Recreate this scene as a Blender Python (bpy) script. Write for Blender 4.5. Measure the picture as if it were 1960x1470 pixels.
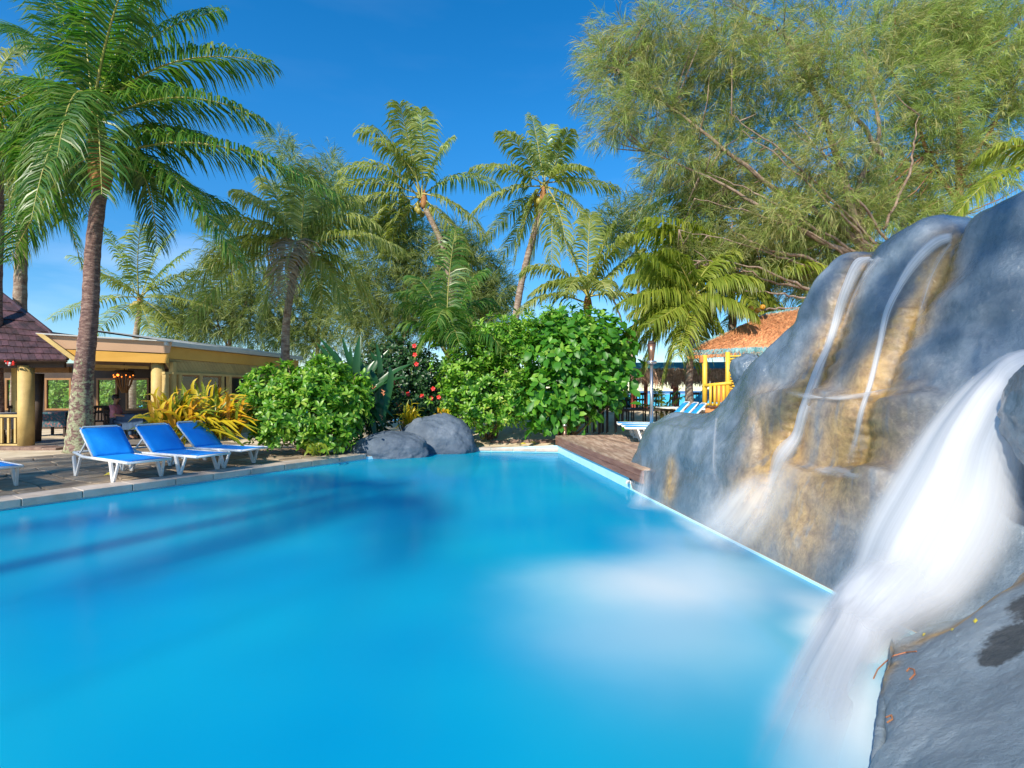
import bpy, bmesh, math, random
import numpy as np
from mathutils import Vector, Matrix, noise
from mathutils.geometry import delaunay_2d_cdt
for o in list(bpy.data.objects): bpy.data.objects.remove(o)
S = bpy.context.scene
COL = S.collection
# ------------------------------------------------------------------ camera, sky, sun, exposure
CAMZ = 1.55
cd = bpy.data.cameras.new('camera'); cam = bpy.data.objects.new('camera', cd); COL.objects.link(cam)
cam.location = (0, 0, CAMZ); cam.rotation_euler = (math.radians(90), 0, 0)
cd.sensor_width = 36; cd.lens = 36 * 1000 / 1960; cd.shift_y = 13 / 1960
cd.clip_start = .05; cd.clip_end = 9000
S.camera = cam
SUN_AZ = math.atan2(-.50, -.86)      # where the sun stands (x, y), behind and left of the viewer
SUN_EL = math.radians(36)
w = bpy.data.worlds.new('World'); S.world = w; w.use_nodes = True
nt = w.node_tree; nt.nodes.clear()
out = nt.nodes.new('ShaderNodeOutputWorld'); bg = nt.nodes.new('ShaderNodeBackground')
sky = nt.nodes.new('ShaderNodeTexSky'); sky.sky_type = 'NISHITA'; sky.sun_disc = False
sky.sun_elevation = SUN_EL; sky.sun_rotation = SUN_AZ
sky.air_density = .9; sky.dust_density = .0; sky.ozone_density = 3.2; sky.altitude = 0
hs = nt.nodes.new('ShaderNodeHueSaturation'); hs.inputs['Hue'].default_value = .498
# thin high cloud streaks, the same all round the sky
tc = nt.nodes.new('ShaderNodeTexCoord'); mp = nt.nodes.new('ShaderNodeMapping'); mp.inputs['Scale'].default_value = (1.2, 1.2, 5)
nz = nt.nodes.new('ShaderNodeTexNoise'); nz.inputs['Scale'].default_value = 2.2; nz.inputs['Detail'].default_value = 6
rp = nt.nodes.new('ShaderNodeValToRGB'); rp.color_ramp.elements[0].position = .50; rp.color_ramp.elements[1].position = .78
rp.color_ramp.elements[1].color = (.32, .32, .32, 1)
sepn = nt.nodes.new('ShaderNodeSeparateXYZ'); mr = nt.nodes.new('ShaderNodeMapRange')
mr.inputs['From Min'].default_value = 0.0; mr.inputs['From Max'].default_value = .42; mr.inputs['To Min'].default_value = 1; mr.inputs['To Max'].default_value = .05
mul = nt.nodes.new('ShaderNodeMath'); mul.operation = 'MULTIPLY'
mx = nt.nodes.new('ShaderNodeMixRGB'); mx.inputs[2].default_value = (7.6, 8.0, 8.6, 1)
L_ = nt.links.new
L_(tc.outputs['Generated'], mp.inputs[0]); L_(mp.outputs[0], nz.inputs[0]); L_(nz.outputs[0], rp.inputs[0])
L_(tc.outputs['Generated'], sepn.inputs[0]); L_(sepn.outputs[2], mr.inputs[0]); L_(rp.outputs[0], mul.inputs[0]); L_(mr.outputs[0], mul.inputs[1])
L_(sky.outputs[0], hs.inputs['Color']); L_(hs.outputs[0], mx.inputs[1]); L_(mul.outputs[0], mx.inputs[0])
ms_ = nt.nodes.new('ShaderNodeMapRange'); ms_.inputs['From Min'].default_value = 0; ms_.inputs['From Max'].default_value = .35; ms_.inputs['To Min'].default_value = 1.4; ms_.inputs['To Max'].default_value = 1.36
mv_ = nt.nodes.new('ShaderNodeMapRange'); mv_.inputs['From Min'].default_value = 0; mv_.inputs['From Max'].default_value = .45; mv_.inputs['To Min'].default_value = .62; mv_.inputs['To Max'].default_value = 1.0
L_(sepn.outputs[2], mv_.inputs[0]); L_(mv_.outputs[0], hs.inputs['Value'])
L_(sepn.outputs[2], ms_.inputs[0]); L_(ms_.outputs[0], hs.inputs['Saturation'])
L_(mx.outputs[0], bg.inputs[0]); L_(bg.outputs[0], out.inputs[0]); bg.inputs[1].default_value = .15
sl = bpy.data.lights.new('sun', 'SUN'); sl.energy = 4.4; sl.angle = math.radians(1.0); sl.color = (1, .93, .80)
so = bpy.data.objects.new('sun', sl); COL.objects.link(so)
sdir = Vector((math.cos(SUN_AZ) * 0 - .50, -.86, 0)).normalized() * math.cos(SUN_EL) + Vector((0, 0, math.sin(SUN_EL)))
so.rotation_euler = sdir.to_track_quat('Z', 'Y').to_euler()
sky.sun_rotation = math.atan2(sdir.x, sdir.y)
S.view_settings.view_transform = 'Standard'; S.view_settings.look = 'None'
S.view_settings.exposure = .62; S.view_settings.gamma = 1; S.view_settings.use_curve_mapping = False
S.render.engine = 'CYCLES'
S.cycles.max_bounces = 10; S.cycles.transparent_max_bounces = 24; S.cycles.diffuse_bounces = 4
R = random.Random(7)
NR = np.random.default_rng(7)
# ------------------------------------------------------------------ helpers
def at(px, py, d): return Vector(((px - 980) * d / 1000, d, CAMZ - (py - 748) * d / 1000))
def tag(o, label=None, cat=None, group=None, kind=None):
    if label: o['label'] = label
    if cat: o['category'] = cat
    if group: o['group'] = group
    if kind: o['kind'] = kind
    return o
def thing(name, label, cat, loc=(0, 0, 0), rz=0, group=None):
    o = bpy.data.objects.new(name, None); o.empty_display_size = .2; COL.objects.link(o)
    o.location = loc; o.rotation_euler = (0, 0, rz); return tag(o, label, cat, group)
def link(name, me, mat=None, parent=None, local=False, kind=None):
    o = bpy.data.objects.new(name, me); COL.objects.link(o)
    if mat is not None and not me.materials:
        for m in (mat if isinstance(mat, (list, tuple)) else [mat]): me.materials.append(m)
    if parent is not None:
        o.parent = parent
        if not local:
            t = Vector((0, 0, 0)); p = parent
            M = Matrix.Identity(4)
            chain = []
            while p: chain.append(p); p = p.parent
            for q in reversed(chain): M = M @ q.matrix_parent_inverse @ q.matrix_basis if q.parent else q.matrix_basis.copy()
            o.matrix_parent_inverse = M.inverted()
    if kind: o['kind'] = kind
    return o
def copy_tree(o, parent=None):
    c = o.copy(); COL.objects.link(c); c.parent = parent
    for ch in list(o.children): copy_tree(ch, c)
    return c
class MB:
    def __init__(s): s.v = []; s.f = []; s.m = []; s.mi = 0
    def add(s, vs, fs):
        n = len(s.v); s.v += [tuple(v) for v in vs]; s.f += [tuple(i + n for i in f) for f in fs]; s.m += [s.mi] * len(fs); return s
    def box(s, c, size, rot=None, taper=1):
        c = Vector(c); h = Vector(size) / 2; vs = []
        for z in (-1, 1):
            k = 1 if z < 0 else taper
            for x, y in ((-1, -1), (1, -1), (1, 1), (-1, 1)):
                p = Vector((x * h.x * k, y * h.y * k, z * h.z))
                vs.append((rot @ p if rot else p) + c)
        return s.add(vs, [(3, 2, 1, 0), (4, 5, 6, 7), (0, 1, 5, 4), (1, 2, 6, 5), (2, 3, 7, 6), (3, 0, 4, 7)])
    def beam(s, a, b, wd, ht, up=(0, 0, 1)):
        a = Vector(a); b = Vector(b); t = (b - a).normalized(); u = Vector(up); sd = t.cross(u)
        if sd.length < 1e-4: sd = Vector((1, 0, 0))
        sd.normalize(); u = sd.cross(t); vs = []
        for p in (a, b):
            for i, j in ((-1, -1), (1, -1), (1, 1), (-1, 1)): vs.append(p + sd * i * wd / 2 + u * j * ht / 2)
        return s.add(vs, [(3, 2, 1, 0), (4, 5, 6, 7), (0, 1, 5, 4), (1, 2, 6, 5), (2, 3, 7, 6), (3, 0, 4, 7)])
    def tube(s, pts, rad, n=8, cap=True):
        pts = [Vector(p) for p in pts]
        if not isinstance(rad, (list, tuple)): rad = [rad] * len(pts)
        t0 = (pts[1] - pts[0]).normalized(); a = t0.orthogonal().normalized(); vs = []; fs = []
        for i, p in enumerate(pts):
            t = (pts[min(i + 1, len(pts) - 1)] - pts[max(i - 1, 0)]).normalized()
            a = (a - t * a.dot(t)).normalized(); b = t.cross(a)
            for k in range(n):
                an = 2 * math.pi * k / n; vs.append(p + (a * math.cos(an) + b * math.sin(an)) * rad[i])
        for i in range(len(pts) - 1):
            for k in range(n): fs.append((i * n + k, i * n + (k + 1) % n, (i + 1) * n + (k + 1) % n, (i + 1) * n + k))
        if cap: fs.append(tuple(range(n - 1, -1, -1))); fs.append(tuple((len(pts) - 1) * n + k for k in range(n)))
        return s.add(vs, fs)
    def ngon(s, pts, th):                       # a flat plate of thickness th (extruded along -normal)
        pts = [Vector(p) for p in pts]; nn = (pts[1] - pts[0]).cross(pts[2] - pts[0]).normalized(); n = len(pts)
        vs = pts + [p - nn * th for p in pts]
        return s.add(vs, [tuple(range(n)), tuple(range(2 * n - 1, n - 1, -1))] + [(i, i + n, (i + 1) % n + n, (i + 1) % n) for i in range(n)])
    def build(s, name, mat, parent=None, smooth=False, local=False, kind=None, bevel=0):
        me = bpy.data.meshes.new(name); me.from_pydata(s.v, [], s.f)
        if isinstance(mat, (list, tuple)):
            for m in mat: me.materials.append(m)
            me.polygons.foreach_set('material_index', s.m)
        else: me.materials.append(mat)
        if smooth: me.polygons.foreach_set('use_smooth', [True] * len(me.polygons))
        me.update()
        o = link(name, me, None, parent, local, kind)
        if bevel:
            b = o.modifiers.new('bevel', 'BEVEL'); b.width = bevel; b.segments = 2; b.limit_method = 'ANGLE'
        return o
def npmesh(name, V, F, mats, mi=None, smooth=False):
    """V (n,3) ; F list of arrays (k,3) or (k,4)"""
    me = bpy.data.meshes.new(name)
    F = [f for f in F if len(f)]
    nv = len(V); loops = np.concatenate([f.ravel() for f in F]); cnt = np.concatenate([np.full(len(f), f.shape[1]) for f in F])
    me.vertices.add(nv); me.vertices.foreach_set('co', np.asarray(V, dtype=np.float32).ravel())
    me.loops.add(len(loops)); me.loops.foreach_set('vertex_index', loops.astype(np.int32))
    me.polygons.add(len(cnt)); st = np.concatenate([[0], np.cumsum(cnt)[:-1]])
    me.polygons.foreach_set('loop_start', st.astype(np.int32))
    for m in (mats if isinstance(mats, (list, tuple)) else [mats]): me.materials.append(m)
    if mi is not None: me.polygons.foreach_set('material_index', np.asarray(mi, dtype=np.int32))
    if smooth: me.polygons.foreach_set('use_smooth', np.ones(len(cnt), dtype=bool))
    me.update(calc_edges=True); me.validate()
    return me
# ------------------------------------------------------------------ materials
def nmat(name):
    m = bpy.data.materials.new(name); m.use_nodes = True; t = m.node_tree; t.nodes.clear()
    return m, t, t.nodes.new('ShaderNodeOutputMaterial')
def N(t, kind, **kw):
    n = t.nodes.new(kind)
    for k, v in kw.items():
        if k in n.inputs: n.inputs[k].default_value = v
        else: setattr(n, k, v)
    return n
def c4(c): return (c[0], c[1], c[2], 1)
def surf(name, c1, c2=None, scale=3, rough=.7, bump=.3, bscale=None, metal=0, stretch=(1, 1, 1), spec=.5, c3=None, isl=0, coat=0, bdist=.02, detail=6):
    m, t, o = nmat(name); c2 = c2 or c1
    b = N(t, 'ShaderNodeBsdfPrincipled', Roughness=rough, Metallic=metal); b.inputs['Specular IOR Level'].default_value = spec
    b.inputs['Coat Weight'].default_value = coat; b.inputs['Coat Roughness'].default_value = .15
    tc = N(t, 'ShaderNodeTexCoord'); mp = N(t, 'ShaderNodeMapping'); mp.inputs['Scale'].default_value = stretch
    t.links.new(tc.outputs['Object'], mp.inputs[0])
    nz = N(t, 'ShaderNodeTexNoise', Scale=scale, Detail=detail, Roughness=.62); t.links.new(mp.outputs[0], nz.inputs['Vector'])
    r = N(t, 'ShaderNodeValToRGB'); e = r.color_ramp.elements; e[0].position = .33; e[1].position = .67; e[0].color = c4(c1); e[1].color = c4(c2)
    if c3: q = e.new(.5); q.color = c4(c3)
    t.links.new(nz.outputs[0], r.inputs[0]); col = r.outputs[0]
    if isl:
        g = N(t, 'ShaderNodeObjectInfo'); g2 = N(t, 'ShaderNodeNewGeometry'); ad = N(t, 'ShaderNodeMath', operation='ADD'); fr = N(t, 'ShaderNodeMath', operation='FRACT')
        t.links.new(g.outputs['Random'], ad.inputs[0]); t.links.new(g2.outputs['Random Per Island'], ad.inputs[1]); t.links.new(ad.outputs[0], fr.inputs[0])
        mr = N(t, 'ShaderNodeMapRange'); mr.inputs['To Min'].default_value = 1 - isl; mr.inputs['To Max'].default_value = 1 + isl
        h = N(t, 'ShaderNodeHueSaturation'); t.links.new(fr.outputs[0], mr.inputs[0]); t.links.new(mr.outputs[0], h.inputs['Value']); t.links.new(col, h.inputs['Color']); col = h.outputs[0]
    t.links.new(col, b.inputs['Base Color'])
    if bump:
        n2 = N(t, 'ShaderNodeTexNoise', Scale=bscale or scale * 6, Detail=8, Roughness=.65); t.links.new(mp.outputs[0], n2.inputs['Vector'])
        bp = N(t, 'ShaderNodeBump', Strength=bump, Distance=bdist); t.links.new(n2.outputs[0], bp.inputs['Height']); t.links.new(bp.outputs[0], b.inputs['Normal'])
    t.links.new(b.outputs[0], o.inputs[0]); return m
def leafmat(name, cols, rough=.45, trans=.35, spec=.5, big=.6, tint=(1.25, 1.35, .6)):
    """cols: list of colours picked per leaf (island) and blended with a broad noise"""
    m, t, o = nmat(name)
    g = N(t, 'ShaderNodeNewGeometry'); tc = N(t, 'ShaderNodeTexCoord')
    nz = N(t, 'ShaderNodeTexNoise', Scale=big, Detail=3); t.links.new(tc.outputs['Object'], nz.inputs['Vector'])
    oi = N(t, 'ShaderNodeObjectInfo')
    a = N(t, 'ShaderNodeMath', operation='MULTIPLY_ADD'); a.inputs[1].default_value = .55; t.links.new(g.outputs['Random Per Island'], a.inputs[0]); 
    s = N(t, 'ShaderNodeMath', operation='MULTIPLY'); s.inputs[1].default_value = .45; t.links.new(nz.outputs[0], s.inputs[0]); t.links.new(s.outputs[0], a.inputs[2])
    r = N(t, 'ShaderNodeValToRGB'); e = r.color_ramp.elements
    n = len(cols); e[0].position = .12; e[0].color = c4(cols[0]); e[1].position = .88; e[1].color = c4(cols[-1])
    for i in range(1, n - 1): q = e.new(.12 + .76 * i / (n - 1)); q.color = c4(cols[i])
    t.links.new(a.outputs[0], r.inputs[0])
    b = N(t, 'ShaderNodeBsdfPrincipled', Roughness=rough); b.inputs['Specular IOR Level'].default_value = spec
    t.links.new(r.outputs[0], b.inputs['Base Color'])
    tr = N(t, 'ShaderNodeBsdfTranslucent'); mm = N(t, 'ShaderNodeMixRGB', blend_type='MULTIPLY'); mm.inputs[0].default_value = 1; mm.inputs[2].default_value = c4(tint)
    t.links.new(r.outputs[0], mm.inputs[1]); t.links.new(mm.outputs[0], tr.inputs[0])
    x = N(t, 'ShaderNodeMixShader'); x.inputs[0].default_value = trans
    t.links.new(b.outputs[0], x.inputs[1]); t.links.new(tr.outputs[0], x.inputs[2]); t.links.new(x.outputs[0], o.inputs[0]); return m
M = {}
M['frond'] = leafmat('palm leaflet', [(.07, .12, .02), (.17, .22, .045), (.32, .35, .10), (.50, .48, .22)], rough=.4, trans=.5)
M['frond_lite'] = leafmat('pale palm leaflet', [(.12, .17, .03), (.26, .31, .07), (.42, .44, .14), (.58, .56, .28)], rough=.38, trans=.5)  # paler leaflet tones for the palms farther back
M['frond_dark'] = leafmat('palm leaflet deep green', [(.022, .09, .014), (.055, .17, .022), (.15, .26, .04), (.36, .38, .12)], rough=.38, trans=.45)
M['frond_yel'] = leafmat('palm leaflet yellow green', [(.12, .18, .02), (.26, .32, .04), (.46, .46, .08)], rough=.4, trans=.5)
M['frond_dead'] = leafmat('dry palm leaflet', [(.25, .15, .07), (.42, .30, .18)], rough=.7, trans=.2)
M['rachis'] = surf('palm rib', (.30, .32, .06), (.42, .34, .10), 2, .5, .1)
M['trunk'] = surf('palm bark', (.16, .10, .07), (.42, .36, .28), 5, .85, .8, 14, stretch=(1, 1, 2.4), c3=(.28, .20, .15), bdist=.04)
M['trunk_red'] = surf('palm bark red', (.10, .05, .04), (.38, .25, .19), 6, .8, .8, 16, stretch=(1, 1, 3), c3=(.22, .12, .10), bdist=.04)
M['lichen'] = surf('lichened bark', (.10, .075, .05), (.50, .50, .33), 9, .85, .9, 20, stretch=(1, 1, 2.2), c3=(.26, .26, .16), bdist=.04)
def barkmix():
    m, t, o = nmat('bark lichened towards the foot'); tc = N(t, 'ShaderNodeTexCoord'); mp = N(t, 'ShaderNodeMapping'); mp.inputs['Scale'].default_value = (1, 1, 3); t.links.new(tc.outputs['Object'], mp.inputs[0])
    b = N(t, 'ShaderNodeBsdfPrincipled', Roughness=.8); n1 = N(t, 'ShaderNodeTexNoise', Scale=7, Detail=8, Roughness=.7); n2 = N(t, 'ShaderNodeTexNoise', Scale=11, Detail=6, Roughness=.6); n3 = N(t, 'ShaderNodeTexNoise', Scale=16, Detail=8, Roughness=.7)
    t.links.new(mp.outputs[0], n1.inputs['Vector']); t.links.new(tc.outputs['Object'], n2.inputs['Vector']); t.links.new(mp.outputs[0], n3.inputs['Vector'])
    r1 = N(t, 'ShaderNodeValToRGB'); e = r1.color_ramp.elements; e[0].position = .34; e[1].position = .66; e[0].color = (.07, .035, .03, 1); e[1].color = (.40, .27, .21, 1); q = e.new(.5); q.color = (.20, .11, .09, 1); t.links.new(n1.outputs[0], r1.inputs[0])
    sp = N(t, 'ShaderNodeSeparateXYZ'); t.links.new(tc.outputs['Object'], sp.inputs[0]); h = N(t, 'ShaderNodeMapRange'); h.inputs['From Min'].default_value = 1.6; h.inputs['From Max'].default_value = 3.4; h.inputs['To Min'].default_value = .46; h.inputs['To Max'].default_value = .80; t.links.new(sp.outputs[2], h.inputs[0])
    g = N(t, 'ShaderNodeMath', operation='SUBTRACT'); t.links.new(n2.outputs[0], g.inputs[0]); t.links.new(h.outputs[0], g.inputs[1]); k = N(t, 'ShaderNodeMath', operation='MULTIPLY', use_clamp=True); k.inputs[1].default_value = 14; t.links.new(g.outputs[0], k.inputs[0])
    r2 = N(t, 'ShaderNodeValToRGB'); e = r2.color_ramp.elements; e[0].position = .35; e[1].position = .65; e[0].color = (.20, .22, .10, 1); e[1].color = (.58, .56, .36, 1); t.links.new(n3.outputs[0], r2.inputs[0])
    x = N(t, 'ShaderNodeMixRGB'); t.links.new(k.outputs[0], x.inputs[0]); t.links.new(r1.outputs[0], x.inputs[1]); t.links.new(r2.outputs[0], x.inputs[2]); t.links.new(x.outputs[0], b.inputs['Base Color'])
    bp = N(t, 'ShaderNodeBump', Strength=.9, Distance=.04); t.links.new(n3.outputs[0], bp.inputs['Height']); t.links.new(bp.outputs[0], b.inputs['Normal']); t.links.new(b.outputs[0], o.inputs[0]); return m
M['trunk_lichen'] = barkmix()
M['fibre'] = surf('palm fibre', (.20, .07, .02), (.45, .22, .07), 9, .8, .6, 30, stretch=(1, 1, .3))
M['coconut'] = surf('coconut husk', (.50, .20, .015), (.55, .28, .03), 3, .45, .1)
M['coco_green'] = surf('green coconut', (.25, .22, .03), (.34, .26, .05), 3, .45, .1)
M['needle'] = leafmat('ironwood needles', [(.06, .09, .03), (.22, .25, .09), (.42, .41, .16), (.66, .58, .28)], rough=.6, trans=.48, big=.45, tint=(1.15, 1.15, .8))
M['needle_far'] = leafmat('ironwood needles far', [(.05, .09, .03), (.15, .21, .06), (.30, .35, .11), (.44, .44, .18)], rough=.6, trans=.4, big=.4)
M['needle_bright'] = leafmat('ironwood new needles', [(.12, .20, .05), (.34, .44, .12), (.64, .66, .25)], rough=.6, trans=.5, big=.45, tint=(1.15, 1.25, .7))
M['branch'] = surf('ironwood bark', (.16, .10, .07), (.40, .29, .22), 6, .85, .6, 25)
M['branch_red'] = surf('ironwood red bark', (.20, .07, .035), (.38, .18, .10), 5, .8, .6, 25)
M['naupaka'] = leafmat('glossy shrub leaf', [(.03, .10, .01), (.05, .15, .012), (.12, .31, .02), (.22, .44, .035), (.36, .54, .08), (.55, .55, .10)], rough=.38, trans=.42, big=1.5)
M['noni'] = leafmat('broad glossy leaf', [(.025, .09, .012), (.06, .22, .02), (.15, .38, .03), (.34, .52, .08)], rough=.42, trans=.38, big=1, spec=.4)
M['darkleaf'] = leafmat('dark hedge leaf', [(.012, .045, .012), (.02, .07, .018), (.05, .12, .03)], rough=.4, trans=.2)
M['hedge'] = leafmat('back garden leaf', [(.07, .20, .02), (.18, .38, .04), (.38, .54, .08)], rough=.45, trans=.45, big=1)
M['paddle'] = leafmat('paddle leaf', [(.01, .05, .014), (.022, .09, .024), (.045, .14, .04)], rough=.3, trans=.25)
M['croton_y'] = leafmat('yellow strap leaf', [(.45, .30, .01), (.62, .45, .015), (.70, .55, .03)], rough=.35, trans=.35, tint=(1.2, 1.1, .5))
M['croton_o'] = leafmat('orange strap leaf', [(.55, .20, .015), (.65, .33, .02), (.62, .40, .05)], rough=.35, trans=.35, tint=(1.2, 1.0, .5))
M['croton_g'] = leafmat('olive strap leaf', [(.08, .13, .01), (.16, .22, .015), (.34, .34, .02)], rough=.35, trans=.35)
M['flower'] = surf('hibiscus petal', (.62, .01, .012), (.75, .04, .02), 5, .5, 0)
M['petal_or'] = surf('coral flower bract', (.75, .22, .10), (.8, .35, .18), 5, .5, 0)
M['stem'] = surf('shrub stem', (.14, .08, .045), (.30, .19, .11), 8, .85, .4)
M['yellow'] = surf('ochre paint', (.66, .34, .05), (.72, .39, .065), 2, .6, .06, 30)
M['peach'] = surf('peach paint', (.56, .34, .20), (.60, .37, .22), 2, .6, .05, 30)
M['cream'] = surf('cream post paint', (.46, .31, .10), (.62, .44, .16), 3, .65, .3, 9)
M['beige'] = surf('tan boarding', (.42, .29, .10), (.48, .33, .12), 3, .65, .15, 12, isl=.12)
M['gutter'] = surf('pale metal gutter', (.50, .50, .47), (.60, .59, .55), 2, .45, .05)
M['dark'] = surf('dark timber', (.035, .02, .014), (.06, .035, .02), 3, .7, .2)
M['brown'] = surf('brown frame', (.24, .11, .035), (.32, .16, .05), 3, .6, .15)
M['ceil'] = surf('ceiling lining', (.20, .11, .05), (.26, .15, .07), 2, .8, .1)
M['tile'] = surf('purple brown shingle', (.03, .013, .018), (.09, .040, .048), 4, .55, .6, 30, isl=.45)
M['floor'] = surf('restaurant floor', (.18, .16, .14), (.24, .22, .19), 2, .6, .1)
M['bluefab'] = surf('blue sling fabric', (.008, .27, .80), (.012, .31, .86), 2, .55, .35, 9, spec=.3)
M['bluefab2'] = surf('light blue sling fabric', (.02, .33, .72), (.03, .37, .78), 2, .55, .1, 200, spec=.3)
M['white'] = surf('white aluminium', (.74, .71, .66), (.82, .79, .74), 4, .35, .04, 20)
M['steel'] = surf('brushed steel', (.50, .44, .40), (.62, .56, .52), 6, .28, .05, 40, metal=.9, stretch=(1, 1, .15))
M['copper'] = surf('bronzed metal', (.30, .14, .08), (.42, .24, .16), 4, .35, .05, 20, metal=.8)
M['coping'] = surf('coping stone', (.40, .32, .25), (.56, .47, .39), 3.5, .55, .25, 30, c3=(.48, .40, .33), isl=.08)
M['paver'] = surf('flagstone', (.20, .14, .09), (.42, .32, .22), 3, .75, .5, 25, c3=(.32, .24, .16), isl=.22)
M['poolwall'] = surf('pool edge paint', (.42, .72, .82), (.50, .78, .86), 3, .4, .05)
M['poolwall2'] = surf('pool wall blue', (.0, .44, .72), (.0, .48, .76), 1, .4, .03)
M['deck'] = surf('red brown deck', (.24, .13, .085), (.58, .42, .29), 3, .65, .4, 26, stretch=(5, .6, 5), c3=(.42, .27, .18), isl=.22)
M['deckside'] = surf('deck fascia', (.17, .07, .045), (.32, .16, .11), 2.5, .55, .35, 20, stretch=(3, .6, 6), isl=.1)
M['thatch'] = surf('orange thatch', (.48, .17, .065), (.82, .40, .17), 7, .9, .8, 30, stretch=(2, 2, .8), isl=.25)
M['thatch_teal'] = surf('teal thatch fringe', (.06, .22, .24), (.28, .46, .46), 7, .9, .5, 30, isl=.3)
M['thatch_dry'] = surf('dry palm thatch', (.28, .14, .09), (.62, .42, .30), 8, .9, .4, 30, isl=.35)
M['bamboo'] = surf('bamboo pole', (.72, .42, .03), (.80, .52, .06), 3, .45, .1, stretch=(1, 1, .4))
M['hutred'] = surf('orange timber', (.50, .17, .04), (.58, .24, .07), 3, .6, .1)
M['redpost'] = surf('red post', (.34, .06, .03), (.40, .09, .05), 3, .6, .1)
M['tealroof'] = surf('teal roof cover', (.03, .16, .18), (.05, .22, .24), 3, .6, .2)
M['stone_l'] = surf('border stone', (.14, .08, .06), (.30, .20, .15), 6, .85, .5)
M['pink'] = surf('pink shirt', (.55, .20, .24), (.60, .24, .28), 3, .8, .1)
M['skin'] = surf('skin', (.34, .17, .10), (.38, .20, .12), 3, .55, .05)
M['hair'] = surf('dark hair', (.012, .009, .008), (.02, .015, .012), 9, .5, .3)
M['cloth'] = surf('floral cloth', (.02, .07, .10), (.42, .12, .10), 14, .85, .1, c3=(.03, .10, .12))
M['tcloth'] = surf('dark blue table cloth', (.03, .06, .12), (.05, .10, .18), 5, .85, .1)
M['palecloth'] = surf('pale cloth', (.42, .40, .42), (.52, .50, .52), 3, .85, .1)
M['fallen'] = leafmat('fallen leaf', [(.5, .42, .03), (.62, .5, .06)], trans=.2)
M['twig'] = surf('red twig', (.32, .10, .04), (.42, .18, .08), 6, .7, .1)
# glass: thin sheet
def glass():
    m, t, o = nmat('window glass'); a = N(t, 'ShaderNodeBsdfTransparent'); a.inputs[0].default_value = (.88, .93, .92, 1); g = N(t, 'ShaderNodeBsdfGlossy', Roughness=.03)
    f = N(t, 'ShaderNodeFresnel', IOR=1.5); x = N(t, 'ShaderNodeMixShader'); t.links.new(f.outputs[0], x.inputs[0]); t.links.new(a.outputs[0], x.inputs[1]); t.links.new(g.outputs[0], x.inputs[2]); t.links.new(x.outputs[0], o.inputs[0]); return m
M['glass'] = glass()
def lampmat():
    m, t, o = nmat('lamp shade glow'); e = N(t, 'ShaderNodeEmission', Strength=3.2); e.inputs[0].default_value = (1, .22, .03, 1); t.links.new(e.outputs[0], o.inputs[0]); return m
M['glow'] = lampmat()
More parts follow.
